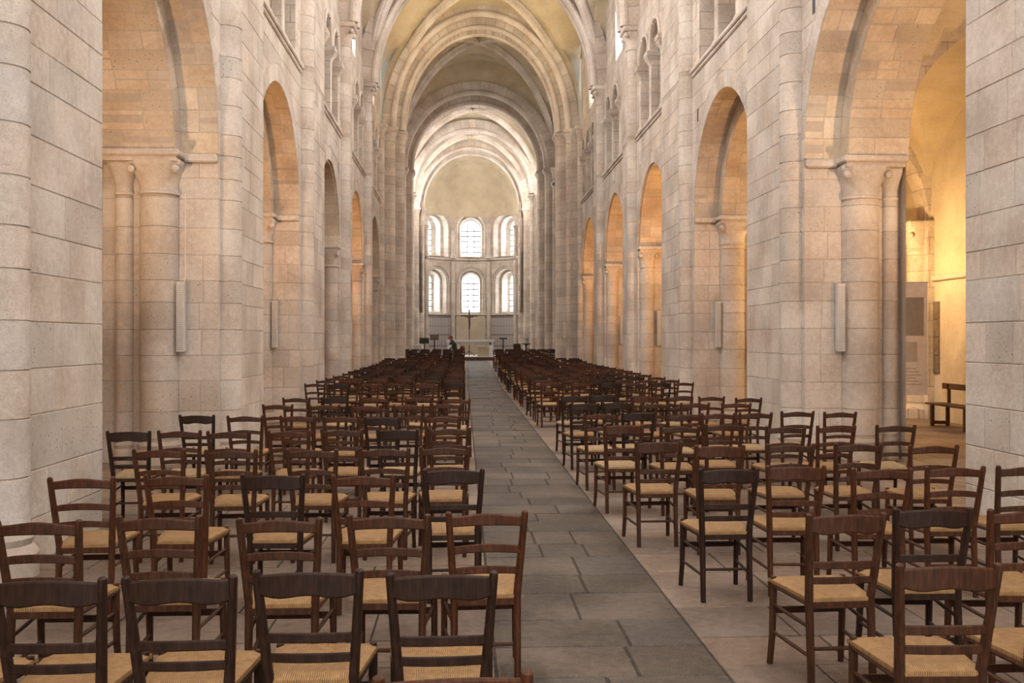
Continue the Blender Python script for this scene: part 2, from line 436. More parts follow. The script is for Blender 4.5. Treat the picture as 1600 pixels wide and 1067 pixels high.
# ------------------------------------------------------------------ nave walls
def quad(m, *p): m.add(p, [(0, 1, 2, 3)])
NA = 24
def arcade_face(m, pt, u0, u1, z0, z1, ops):
    cur = u0
    for c, r, zs in ops:
        quad(m, pt(cur, z0), pt(c - r, z0), pt(c - r, z1), pt(cur, z1))
        for k in range(NA):
            a, b = math.pi - math.pi * k / NA, math.pi - math.pi * (k + 1) / NA
            ua, ub = c + r * math.cos(a), c + r * math.cos(b)
            quad(m, pt(ua, zs + r * math.sin(a)), pt(ub, zs + r * math.sin(b)), pt(ub, z1), pt(ua, z1))
        cur = c + r
    quad(m, pt(cur, z0), pt(u1, z0), pt(u1, z1), pt(cur, z1))
def soffit(m, pt3, c, r, zs, z0, x0, x1):
    if zs > z0:
        for u in (c - r, c + r): quad(m, pt3(x0, u, z0), pt3(x1, u, z0), pt3(x1, u, zs), pt3(x0, u, zs))
    m.grid([[pt3(x, c + r * math.cos(math.pi * k / NA), zs + r * math.sin(math.pi * k / NA)) for k in range(NA + 1)] for x in (x0, x1)])
def capital(m, cx, cy, z0, z1, r, half, ax=0, n=16):
    """loft from the round shaft to the square bell, with a ring below"""
    rows = []
    for t, k in ((0, 1.0), (.02, 1.14), (.09, 1.14), (.11, 1.02), (.35, 1.06), (.65, 1.25), (.86, 1.55), (.88, 1.62), (1, 1.62)):
        row = []
        q = max(0, (t - .3) / .6); q = min(q, 1)
        for j in range(n):
            a = 2 * math.pi * j / n + math.pi / n
            cs, sn = math.cos(a), math.sin(a)
            sq = 1 / max(abs(cs), abs(sn))
            R = r * (k if t < .3 else 1.02 + (half / r - 1.02) * q ** 1.4)
            R *= (1 - q) + q * sq
            row.append((cx + R * cs, cy + R * sn, z0 + (z1 - z0) * t))
        rows.append(row)
    m.grid(rows, True)
def volutes(m, cx, cy, z, half, r):
    for sx in (-1, 1):
        for sy in (-1, 1):
            m.ball((cx + sx * half * .88, cy + sy * half * .88, z), r, 10)

def make_courses(seed, stops):
    r = random.Random(seed); z = 0; out = []
    for a, b in zip([0] + stops, stops):
        n = max(1, round((b - a) / .345)); w = [r.uniform(.8, 1.25) for _ in range(n)]; t = sum(w); z = a
        for q in w: out.append((z, z + (b - a) * q / t)); z += (b - a) * q / t
    return out

def split(a, b, lo=.36, hi=.82):
    out = []; x = a
    while x < b - 1e-6:
        w = rnd.uniform(lo, hi)
        if b - x - w < lo * .6: w = b - x
        out.append((x, min(x + w, b))); x += w
    return out

SLW, SHR = .25, .205
RING = .30
def nave_wall(s):
    side = 'left' if s < 0 else 'right'
    core = MB()
    XP = X0 - XB
    face = lambda u, z: (s * X0, u, z)
    TH = jamb(s, 0)[0]
    back = lambda u, z: (s * (X0 + TH), u, z)
    p3 = lambda x, u, z: (s * x, u, z)
    wall = empty('wall_' + side); structure(wall, 'pale limestone nave wall on the %s with round arcade, gallery and tall shafts' % side)
    ms = Masonry(wall, 'ashlar_block', 'limestone', 300)
    mv = Masonry(wall, 'voussoir', 'rubble', 300)
    courses = make_courses(11 if s < 0 else 5, [ZS, ZSTR])
    courses = [q for q in courses if q[1] - q[0] > .13]
    upper = [(ZSTR + .1 + .34 * k, ZSTR + .1 + .34 * (k + 1)) for k in range(8)]
    S_face = lambda u, v, h: (s * (X0 - h), u, v)
    S_blk = lambda u, v, h: (s * (XP - h), u, v)
    zi = ZS - .12
    # solid wall west of the first pier
    quad(core, face(-7, 0), face(P[0] + SLW, 0), face(P[0] + SLW, 14), face(-7, 14))
    for i in range(len(P) - 1):
        ub, u1 = P[i] + SLW, P[i + 1] + SLW              # the block's near end; the next slot's far end
        e0 = DE[i]; TH, XI, XC1, RC1, XC2, RC2 = jamb(s, i)
        jb = DJ[i + 1]; a = min((jb - e0) / 2, 2.08 if i != 1 else 2.5); c = jb - a; ja = c - a; ai = a - (.30 if i < 3 else .05)
        # projecting block
        for q in ([p3(XP, ub, -.05), p3(XP, e0, -.05), p3(XP, e0, ZV), p3(XP, ub, ZV)], [p3(XP, ub, -.05), p3(X0 + .02, ub, -.05), p3(X0 + .02, ub, ZV), p3(XP, ub, ZV)],
                  [p3(XP, e0, -.05), p3(X0 + .02, e0, -.05), p3(X0 + .02, e0, ZV), p3(XP, e0, ZV)], [p3(XP, ub, ZV), p3(XP, e0, ZV), p3(X0 + .5, e0, ZV), p3(X0 + .5, ub, ZV)]):
            quad(core, *q)
        for z0, z1 in courses + upper:
            for p, q in split(ub, e0): ms.patch(S_blk, p, q, z0, z1)
            ms.patch(lambda u, v, h: (s * u, ub - h, v), XP, X0 - .01, z0, z1, ch=.004)
        arcade_face(core, face, ub - .02, u1, -.05, ZSTR, [(c, a, ZS)])
        for q0, q1 in ((P[i] - .5, ja), (jb, P[i + 1] + .5)): quad(core, back(q0, -.05), back(q1, -.05), back(q1, ZS), back(q0, ZS))
        arcade_face(core, back, P[i] - .5, P[i + 1] + .5, ZS, 8.2, [(c, ai, ZS)])
        soffit(core, p3, c, a, ZS, -.05, X0, X0 + TH)
        soffit(core, p3, c, ai, ZS, ZS, X0 + XI, X0 + TH)
        core.grid([[p3(X0 + XI, c + r * math.cos(math.pi*k/NA), ZS + r * math.sin(math.pi*k/NA)) for k in range(NA+1)] for r in (ai, a)])
        # ---- stones of the nave face
        R = a + RING
        for z0, z1 in courses:
            if z0 < ZS - 1e-4:
                for (ua, ue) in ((e0, ja), (jb, u1)):
                    for p, q in split(ua, ue): ms.patch(S_face, p, q, z0, z1)
            elif z0 - ZS >= R:
                for p, q in split(e0, u1): ms.patch(S_face, p, q, z0, z1)
            else:
                e = lambda z: math.sqrt(max(0, R * R - (z - ZS) ** 2))
                zz = [z0 + (z1 - z0) * t for t in (0, .33, .67, 1)]
                w = e(z0)
                for sg in (-1, 1):
                    end = e0 if sg < 0 else u1
                    fr = c + sg * w                  # the block against the ring
                    if (end - fr) * sg < .03: continue
                    L = rnd.uniform(.3, .6); b = fr + sg * L
                    if (end - b) * sg < .2: b = end
                    ms.poly(S_face, [(c + sg * max(e(z), .012), z) for z in zz] + [(b, z1), (b, z0)])
                    if b != end:
                        for p, q in split(min(b, end), max(b, end)): ms.patch(S_face, p, q, z0, z1)
        # ring of voussoirs on the face, soffits, inner order
        nv = max(9, int(math.pi * a / .30)); nv += 1 - nv % 2
        for k in range(nv):
            t0, t1 = math.pi * k / nv, math.pi * (k + 1) / nv
            ring = lambda r0, r1: [(c + r0*math.cos(t0), ZS + r0*math.sin(t0)), (c + r1*math.cos(t0), ZS + r1*math.sin(t0)), (c + r1*math.cos((t0+t1)/2), ZS + r1*math.sin((t0+t1)/2)),
                                   (c + r1*math.cos(t1), ZS + r1*math.sin(t1)), (c + r0*math.cos(t1), ZS + r0*math.sin(t1))]
            if max(u for u, v in ring(a, a + RING)) < u1 + .02 and min(u for u, v in ring(a, a + RING)) > e0 - .05: ms.poly(S_face, ring(a, a + RING))
            mv.poly(lambda u, v, h: (s * (X0 + XI - h), u, v), ring(ai, a))
            S_o = lambda u, v, h: (s * v, c + (a - h) * math.cos(u / a), ZS + (a - h) * math.sin(u / a))
            xs = [X0, X0 + XI] if rnd.random() < .5 or XI < .2 else [X0, X0 + rnd.uniform(.16, .28), X0 + XI]
            for xa, xb in zip(xs, xs[1:]): mv.patch(S_o, t0 * a, t1 * a, xa, xb, nu=2)
            S_i = lambda u, v, h: (s * v, c + (ai - h) * math.cos(u / ai), ZS + (ai - h) * math.sin(u / ai))
            xs = [X0 + XI, X0 + XI + (TH - XI) * rnd.uniform(.3, .7), X0 + TH]
            if rnd.random() < .5: xs = [X0 + XI, X0 + XI + .27, X0 + XI + (TH - XI) * .66, X0 + TH]
            for xa, xb in zip(xs, xs[1:]): mv.patch(S_i, t0 * ai, t1 * ai, xa, xb, nu=2)
        # west-facing jamb: flat reveal, big half column, small half column
        yj = jb
        S_j = lambda u, v, h: (s * u, yj - h, v)
        for z0, z1 in courses:
            z1 = min(z1, zi)
            if z1 - z0 < .06: continue
            xs = [X0, X0 + XC1 - RC1] if rnd.random() < .35 or i > 2 else [X0, X0 + rnd.uniform(.2, .34), X0 + XC1 - RC1]
            for xa, xb in zip(xs, xs[1:]): ms.patch(S_j, xa, xb, z0, z1)
            ms.patch(S_j, X0 + XC1 + RC1, X0 + XC2 - RC2, z0, z1, ch=.004)
            ms.patch(S_j, X0 + XC2 + RC2, X0 + TH, z0, z1, ch=.004)
        for (dx, r) in ((XC1, RC1), (XC2, RC2)):
            for yy, sg in ((jb, -1), (ja, 1)):
                cm = MB(); cx = s * (X0 + dx)
                cm.lathe([(r - .004, 0), (r - .004, zi - .38)], cx, yy, 20)
                cm.lathe([(r * 1.3, 0), (r * 1.3, .14), (r * 1.25, .17), (r * 1.1, .2), (r * 1.18, .25), (r, .3)], cx, yy, 20)
                co = cm.build('half_column', 'limestone_joint', wall, True)
                if sg < 0:
                    md = Masonry(co, 'drum', 'limestone', 60 if i < 4 else 0)
                    S_c = lambda u, v, h: (cx + (r + h) * math.cos(u), yy + (r + h) * math.sin(u), v)
                    for z0, z1 in courses:
                        z0 = max(z0, .3); z1 = min(z1, zi - .42)
                        if z1 - z0 > .08: md.patch(S_c, math.pi, 2 * math.pi, z0, z1, nu=12, h=.004, gap=.004, ch=.004)
                    md.finish()
                kp = MB()
                half = r * 1.36 if r > .15 else r * 1.6
                capital(kp, cx, yy, zi - .44, zi, r, half)
                if r > .15: volutes(kp, cx, yy, zi - .12, half * .95, .055)
                kp.build('capital', 'limestone_carved', wall, True)
        for yy, sg in ((jb, -1), (ja, 1)):
            ab = MB(); xa, xb = sorted((s * (X0 + XI - .07), s * (X0 + TH - .02)))
            ov = .38 if i < 3 else .30; y0, y1 = sorted((yy, yy + sg * ov)); y0b, y1b = sorted((yy, yy + sg * (ov - .05)))
            ab.cbox(xa, y0, zi + .04, xb, y1, ZS + .01, .02)
            ab.box(xa + .04, y0b, zi - .02, xb - .04, y1b, zi + .045)
            ab.build('abacus', 'limestone_carved', wall)
            if XI < .2: continue
            im = MB(); xa, xb = sorted((s * (X0 + .01), s * (X0 + XI - .05)))
            y0, y1 = sorted((yy + .0, yy + sg * .07)); im.cbox(xa, y0, zi + .01, xb, y1, ZS, .02)
            im.build('impost', 'limestone_carved', wall)
        # ---- gallery level: three small arches on columns between the block and the next shaft
        ge = P[i + 1] - SLW
        gops = [q for q in ((ge - 4.05, .57, 8.85), (ge - 2.6, .57, 8.85), (ge - 1.15, .57, 8.85)) if q[0] - .57 > e0 + .02]
        gm = MB()
        arcade_face(gm, face, ub - .02, u1, ZSTR, 10.15, gops)
        for g_ in gops: soffit(gm, p3, g_[0], g_[1], g_[2], ZSTR, X0, X0 + .34)
        quad(gm, p3(X0 + .95, ub, ZSTR), p3(X0 + .95, u1, ZSTR), p3(X0 + .95, u1, 10.15), p3(X0 + .95, ub, 10.15))
        quad(gm, p3(X0, ub, ZSTR + .05), p3(X0 + .95, ub, ZSTR + .05), p3(X0 + .95, u1, ZSTR + .05), p3(X0, u1, ZSTR + .05))
        quad(gm, p3(X0, P[i], 10.15), p3(X0 + .95, P[i], 10.15), p3(X0 + .95, P[i+1], 10.15), p3(X0, P[i+1], 10.15))
        gm.build('gallery_wall', 'limestone_far', wall)
        if i >= 1:
            for yy in (ge - 4.78, ge - 3.32, ge - 1.88, ge - .43):
                if yy < e0 + .1: continue
                gc = MB(); cx = s * (X0 + .08); r = .10
                gc.lathe([(r*1.6, ZSTR), (r*1.6, ZSTR + .1), (r*1.2, ZSTR + .16), (r, ZSTR + .2), (r, 8.4)], cx, yy, 12)
                gc.build('gallery_column', 'limestone_carved', wall, True)
                gk = MB(); capital(gk, cx, yy, 8.38, 8.72, r, r * 1.9, n=12); gk.cbox(cx - .21, yy - .21, 8.72, cx + .21, yy + .21, 8.86, .015)
                gk.build('gallery_capital', 'limestone_carved', wall)
            for g_ in gops:                                # roll around each arch
                hm = MB(); hm.tube([(s * (X0 - .015), g_[0] + (g_[1] + .06) * math.cos(math.pi*k/16), 8.87 + (g_[1] + .06) * math.sin(math.pi*k/16)) for k in range(17)], .055, 8)
                hm.build('arch_roll', 'limestone_carved', wall, True)
            ph = MB(); xa, xb = sorted((s * (X0 - .004), s * (X0 + .02)))
            ph.cbox(xa, ge - .5, 6.0, xb, ge - .38, 6.28, .004); ph.build('putlog_hole_shade', 'black', wall)  # uncut hole: a black block paints the shade inside it
        st = MB(); xa, xb = sorted((s * (X0 - .085), s * (X0 + .2)))
        st.cbox(xa, e0, ZSTR, xb, ge, ZSTR + .09, .02); xa, xb = sorted((s * (X0 - .045), s * (X0 + .2))); st.cbox(xa, e0, ZSTR - .07, xb, ge, ZSTR + .01, .02)
        st.build('string_course', 'limestone_carved', wall)
        # ---- clerestory window in the lunette
        yc = (P[i] + P[i + 1]) / 2
        cl = MB(); lun = lambda u, z: (s * (X0 + .05), u, z)
        quad(cl, lun(P[i], 10.15), lun(P[i+1], 10.15), lun(P[i+1], 10.3), lun(P[i], 10.3))
        arcade_face(cl, lun, P[i], P[i+1], 10.3, 15.4, [(yc, .72, 12.3)])
        cl.grid([[p3(x, yc + w * q, z) for (q, z) in [(-1, 10.3)] + [(-math.cos(math.pi*k/12), 12.3 + w * math.sin(math.pi*k/12)) for k in range(13)] + [(1, 10.3), (-1, 10.3)]] for x, w in ((X0 + .05, .72), (X0 + .40, .6))])
        cl.build('clerestory_wall', 'limestone_far', wall)
        wp = MB(); pts = [(X0 + .38, yc - .6, 10.3), (X0 + .38, yc + .6, 10.3)] + [(X0 + .38, yc + .6 * math.cos(math.pi*k/12), 12.3 + .6 * math.sin(math.pi*k/12)) for k in range(13)]
        wp.add([(s * p[0], p[1], p[2]) for p in pts], [tuple(range(len(pts)))])
        structure(wp.build('window_%d' % (i * 2 + (1 if s < 0 else 2)), 'glass_sky'), 'round-headed clear clerestory window high in the %s wall' % side)
    # ---- vaulting shafts
    for i in range(1, len(P) - 1):
        cx = s * (X0 - .03); r = SHR
        sm = MB(); sm.lathe([(r - .004, 0), (r - .004, ZV - .5)], cx, P[i], 24)
        sm.lathe([(r * 1.3, 0), (r * 1.3, .16), (r * 1.2, .19), (r * 1.06, .22), (r * 1.16, .27), (r, .32)], cx, P[i], 24)
        so = sm.build('vaulting_shaft', 'limestone_joint', wall, True)
        md = Masonry(so, 'drum', 'limestone', 60 if i < 4 else 0)
        S_c = lambda u, v, h: (cx + (r + h) * math.cos(u), P[i] + (r + h) * math.sin(u), v)
        a0 = math.pi if s > 0 else 0
        for z0, z1 in courses + upper:
            z0 = max(z0, .32); z1 = min(z1, ZV - .55)
            if z1 - z0 > .08: md.patch(S_c, a0 - math.pi/2 - .35, a0 + math.pi/2 + .35, z0, z1, nu=12, h=.004, gap=.004, ch=.004)
        md.finish()
        kp = MB(); capital(kp, cx, P[i], ZV - .62, ZV - .14, r, .31); volutes(kp, cx, P[i], ZV - .25, .31, .06)
        kp.build('shaft_capital', 'limestone_carved', wall, True)
        ab = MB(); ab.cbox(cx - .36, P[i] - .36, ZV - .15, cx + .36, P[i] + .36, ZV, .03); ab.build('abacus', 'limestone_carved', wall)
    # the stretch up to the crossing pier
    quad(core, face(P[-1] - SLW, -.05), face(42.0, -.05), face(42.0, ZV), face(P[-1] - SLW, ZV))
    quad(core, p3(X0, 42, -.05), p3(X0 + 1.6, 42, -.05), p3(X0 + 1.6, 42, 14), p3(X0, 42, 14))
    core.build('wall_core', 'limestone_joint', wall)
    ms.finish(); mv.finish()
    return wall
wall_left = nave_wall(-1)
wall_right = nave_wall(1)

# ------------------------------------------------------------------ side aisles
XA = 8.95
def aisle(s):
    side = 'left' if s < 0 else 'right'; TH = jamb(s, 0)[0]
    p3 = lambda x, u, z: (s * x, u, z)
    w = MB()
    quad(w, p3(XA, -7, -.05), p3(XA, 42, -.05), p3(XA, 42, 2.9), p3(XA, -7, 2.9))
    for i in range(len(P) - 1):
        yc = (P[i] + P[i+1]) / 2
        arcade_face(w, lambda u, z: p3(XA, u, z), P[i], P[i+1], 2.9, 7, [(yc + .5, .62, 4.3)])
        soffit(w, p3, yc + .5, .62, 4.3, 2.9, XA, XA + .5)
        quad(w, p3(XA + .5, yc - .3, 2.9), p3(XA + .5, yc + 1.3, 2.9), p3(XA + .5, yc + 1.3, 5.2), p3(XA + .5, yc - .3, 5.2))
    quad(w, p3(XA, -7, 2.9), p3(XA, P[0], 2.9), p3(XA, P[0], 7), p3(XA, -7, 7))
    for yy in (42.0, -7.0): quad(w, p3(X0, yy, -.05), p3(XA, yy, -.05), p3(XA, yy, 7), p3(X0, yy, 7))
    wo = structure(w.build('wall_aisle_' + side, 'plaster'), 'plastered outer wall of the %s side aisle, lit warm yellow' % side)
    st = MB(); xa, xb = sorted((s * (XA - .07), s * XA)); st.cbox(xa, -6, 2.84, xb, 41, 2.95, .02); st.build('string_course', 'limestone_carved', wo)
    v = MB()
    for i in range(-1, len(P) - 1):
        y0 = P[i] if i >= 0 else -7; y1 = P[i + 1]; n = 20
        xm, xh = (X0 + TH - .05 + XA) / 2, (XA - X0 - TH + .05) / 2; ym, yh = (y0 + y1) / 2, (y1 - y0) / 2
        v.grid([[p3(xm + xh * math.sin(math.pi/2 * (2*a/n-1)), ym + yh * math.sin(math.pi/2 * (2*b/n-1)), 4.1 + 2.35 * max(math.cos(math.pi/2 * (2*a/n-1)), math.cos(math.pi/2 * (2*b/n-1)))) for a in range(n+1)] for b in range(n+1)])
        if i >= 0:
            r = MB()
            pts = [(xm + (xh - .05) * math.cos(math.pi*k/16), 4.1 + 2.0 * math.sin(math.pi*k/16)) for k in range(17)]
            pto = [(xm + (xh + .3) * math.cos(math.pi*k/16), 4.1 + 2.5 * math.sin(math.pi*k/16)) for k in range(17)]
            ya, yb = y0 - .28, y0 + .28
            r.grid([[p3(p[0], yy, p[1]) for p in q] for q, yy in ((pto, ya), (pts, ya), (pts, yb), (pto, yb))])
            r.build('transverse_arch', 'limestone_far', wo)
            h = MB(); cx = s * XA; rr = .22
            h.box(*sorted((s * (XA - .14), s * (XA + .1)))[:1], y0 - .42, 0, sorted((s * (XA - .14), s * (XA + .1)))[1], y0 + .42, 4.1)
            h.build('pilaster', 'limestone_far', wo)
            h = MB(); h.lathe([(rr*1.3, 0), (rr*1.3, .2), (rr, .3), (rr, 3.5)], cx - s * .15, y0, 16); h.build('half_column', 'limestone_far', wo, True)
            h = MB(); capital(h, cx - s * .15, y0, 3.48, 3.92, rr, .32); volutes(h, cx - s * .15, y0, 3.8, .31, .06); h.cbox(cx - s*.15 - .37, y0 - .4, 3.92, cx - s*.15 + .37, y0 + .4, 4.1, .03)
            h.build('capital', 'limestone_carved', wo, True)
    v.build('aisle_vault', 'vault_plaster', wo)
    for i in range(len(P) - 1):
        yc = (P[i] + P[i+1]) / 2 + .5
        for sg in (-1, 1):
            h = MB(); h.lathe([(.11, 2.95), (.11, 3.05), (.075, 3.12), (.075, 4.1)], s * (XA - .03), yc + sg * .7, 12)
            capital(h, s * (XA - .03), yc + sg * .7, 4.1, 4.3, .075, .12, n=12); h.cbox(s*(XA-.03) - .15, yc + sg*.7 - .16, 4.3, s*(XA-.03) + .15, yc + sg*.7 + .16, 4.4, .015)
            h.build('window_shaft', 'limestone_carved', wo)
            for k in range(4):
                q = MB(); zz = 2.98 + k * .33; L = .22 if k % 2 else .32
                y0, y1 = sorted((yc + sg * .80, yc + sg * (.80 + L))); xa, xb = sorted((s * (XA - .012), s * (XA + .05)))
                q.cbox(xa, y0, zz, xb, y1, zz + .31, .006); q.build('quoin', 'limestone', wo)
        g = MB(); pts = [(s * (XA + .47), yc - .55, 2.95), (s * (XA + .47), yc + .55, 2.95)] + [(s * (XA + .47), yc + .6 * math.cos(math.pi*k/12), 4.3 + .6 * math.sin(math.pi*k/12)) for k in range(13)]
        g.add(pts, [tuple(range(len(pts)))]); g.build('pane', 'glass_pale', wo)
    return wo
aisle_l = aisle(-1); aisle_r = aisle(1)
# upright strip of darker blocks on the right aisle's outer wall
m = MB()
for k in range(4): m.cbox(XA - .03, 19.75, .95 + k * .37, XA + .05, 20.35 + .02 * (k % 2), .95 + k * .37 + .36, .01)
m.build('dark_block_strip', 'dark_stone', aisle_r)

# ------------------------------------------------------------------ vaults, crossing, choir
ceiling = MB()
def web(m, x0, x1, y0, y1, zs, rise, n=28):
    xm, xh, ym, yh = (x0+x1)/2, (x1-x0)/2, (y0+y1)/2, (y1-y0)/2
    m.grid([[(xm + xh * math.sin(math.pi/2*(2*a/n-1)), ym + yh * math.sin(math.pi/2*(2*b/n-1)), zs + rise * max(math.cos(math.pi/2*(2*a/n-1)), math.cos(math.pi/2*(2*b/n-1)))) for a in range(n+1)] for b in range(n+1)])
XW = X0 + .06
web(ceiling, -XW, XW, -7, P[0], ZV, 4.95)
for i in range(len(P) - 1): web(ceiling, -XW, XW, P[i], P[i+1] if i < 5 else 41.0, ZV, 4.95)
web(ceiling, -XW - .3, XW + .3, 40.9, 50.2, ZV, 5.35)
for y0, y1 in ((50.2, 57.2), (57.2, 64.0)): web(ceiling, CHX - XW - .36, CHX + XW + .36, y0, y1, ZV - .05, 4.3)
ceil = structure(ceiling.build('ceiling', 'vault_plaster', None, True), 'plastered rib vaults over nave, crossing and choir')

def arch_ring(y0, y1, a, rise, depth, zs, cx, rolls=(), mat='limestone', fill=None, name='arch'):
    K = 32
    def P_(t, o): return (cx + (a + o) * math.cos(t), zs + (rise + o) * math.sin(t))
    m = MB()
    rows = []
    for o, yy in ((depth, y0), (0, y0), (0, y1), (depth, y1)):
        rows.append([(P_(math.pi*k/K, o)[0], yy, P_(math.pi*k/K, o)[1]) for k in range(K+1)])
    m.grid(rows)
    ro = m.build(name, 'limestone_joint', ceil)
    if fill:                                          # masonry above the arch, up to the web
        q = MB(); q.grid([[P_(math.pi*k/K, depth - .02)[0:1] + (y0 + .12,) + P_(math.pi*k/K, depth - .02)[1:] for k in range(K+1)],
            [(cx + fill[0] * math.cos(math.pi*k/K), y0 + .12, zs + fill[1] * math.sin(math.pi*k/K)) for k in range(K+1)]])
        q.build('spandrel', 'vault_plaster', ro)
    ma = Masonry(ro, 'voussoir', mat, 60)
    nv = 27
    for k in range(nv):
        t0, t1 = math.pi*k/nv, math.pi*(k+1)/nv
        ma.patch(lambda u, v, h: (P_(u, v)[0], y0 - h, P_(u, v)[1]), t0, t1, 0, depth, nu=2, gap=.003, ch=.003)
        ma.patch(lambda u, v, h: (P_(u, -h)[0], v, P_(u, -h)[1]), t0, t1, y0, y1, nu=2, gap=.003, ch=.003)
    ma.finish()
    for (o, yy, r) in rolls:
        t = MB(); t.tube([(P_(math.pi*k/K, o)[0], yy, P_(math.pi*k/K, o)[1]) for k in range(K+1)], r, 10)
        t.build('roll_moulding', 'limestone_carved', ro, True)
    return ro
def diagonal_ribs(x0, x1, y0, y1, zs, rise, r=.13):
    xm, xh, ym, yh = (x0+x1)/2, (x1-x0)/2, (y0+y1)/2, (y1-y0)/2
    for sg in (-1, 1):
        t = MB(); K = 36
        t.tube([(xm + xh*.985*math.cos(math.pi*k/K), ym + sg*yh*.985*math.cos(math.pi*k/K), zs - .06 + rise * math.sin(math.pi*k/K)) for k in range(K+1)], r, 10)
        t.tube([(xm + xh*.985*math.cos(math.pi*k/K), ym + sg*yh*.985*math.cos(math.pi*k/K), zs + .08 + rise * math.sin(math.pi*k/K)) for k in range(K+1)], r * 1.25, 8)
        t.build('diagonal_rib', 'limestone_carved', ceil, True)
for i in range(1, 6):
    arch_ring(P[i] - .30, P[i] + .30, 3.62, 4.3, .6, ZV, 0, rolls=((.02, P[i] - .24, .13), (.02, P[i] + .24, .13)), name='transverse_arch')
for i in range(0, 6): diagonal_ribs(-XW + .2, XW - .2, P[i], P[i+1] if i < 5 else 41.0, ZV, 4.8)
arch_ring(39.9, 42.0, 3.52, 4.62, .42, ZV, 0, fill=(XW + .15, 5.3), rolls=((.0, 39.95, .14),), name='crossing_arch')
arch_ring(40.4, 41.5, 3.16, 4.22, .45, ZV, 0, rolls=((.02, 40.45, .11), (.02, 41.4, .11)), name='crossing_arch')
diagonal_ribs(-XW + .1, XW - .1, 41.6, 49.6, ZV, 5.2, .11)
arch_ring(49.2, 51.2, 3.5, 3.75, .55, ZV, CHX * .5, fill=(4.5, 5.6), rolls=((.0, 49.25, .14),), name='crossing_arch')
arch_ring(49.7, 50.7, 3.15, 3.35, .45, ZV, CHX * .5, rolls=((.02, 49.75, .11),), name='crossing_arch')
arch_ring(56.8, 57.6, 3.35, 3.6, .6, ZV - .1, CHX, fill=(4.4, 4.5), rolls=((.0, 56.85, .13), (0, 57.5, .13)), name='transverse_arch')
arch_ring(63.4, 64.6, 3.34, 3.85, .6, ZV - .1, CHX, fill=(4.4, 4.5), rolls=((.0, 63.45, .12),), name='apse_arch')
arch_ring(63.8, 64.6, 3.06, 3.5, .4, ZV - .1, CHX, rolls=((.02, 63.85, .1),), name='apse_arch')
for y0, y1 in ((50.6, 57.2), (57.2, 64.0)): diagonal_ribs(CHX - XW + .2, CHX + XW - .2, y0, y1, ZV - .1, 4.1, .11)

def clustered_pier(s, cx, boxes, shafts, ztop, label):
    m = MB(); z0 = floor_z(boxes[0][1]) - .4
    for (xa, ya, yb) in boxes:
        p, q = sorted((cx + s * xa, cx + s * (X0 + .4))); m.cbox(p, ya, z0, q, yb, ztop + .02, .01)
    o = m.build('clustered_pier', 'limestone_far'); structure(o, label)
    for (x, y, r) in shafts:
        sx = cx + s * x
        t = MB(); t.lathe([(r*1.4, z0), (r*1.4, z0 + .7), (r, z0 + .85), (r, ztop - .5)], sx, y, 16); t.build('engaged_shaft', 'limestone_far', o, True)
        k = MB(); capital(k, sx, y, ztop - .55, ztop - .14, r, r * 1.5); k.cbox(sx - r*1.7, y - r*1.7, ztop - .15, sx + r*1.7, y + r*1.7, ztop, .02); k.build('capital', 'limestone_carved', o, True)
for s, sd in ((-1, 'left'), (1, 'right')):
    clustered_pier(s, 0, [(3.60, 39.75, 42.0), (3.28, 40.45, 41.5)], [(X0 - .02, 39.35, .15), (3.60, 40.05, .17), (3.26, 40.72, .16), (3.26, 41.22, .16), (3.6, 41.8, .16)], ZV, 'clustered stone pier on the %s, on the near side of the crossing' % sd)
    clustered_pier(s, CHX * .5, [(3.60, 49.0, 51.3), (3.3, 49.7, 50.7)], [(X0 - .05, 48.9, .15), (3.60, 49.3, .17), (3.28, 49.95, .15), (3.28, 50.4, .15), (3.6, 51.1, .16)], ZV, 'clustered stone pier on the %s, on the far side of the crossing' % sd)
    clustered_pier(s, CHX, [(3.55, 56.7, 57.7)], [(3.52, 57.2, .2), (3.72, 56.6, .12), (3.72, 57.8, .12)], ZV - .1, 'slender clustered respond halfway along the %s choir wall' % sd)
    clustered_pier(s, CHX, [(3.45, 63.3, 64.7), (3.2, 63.7, 64.7)], [(3.45, 63.45, .15), (3.16, 63.9, .15)], ZV - .1, 'clustered respond beside the apse on the %s' % sd)

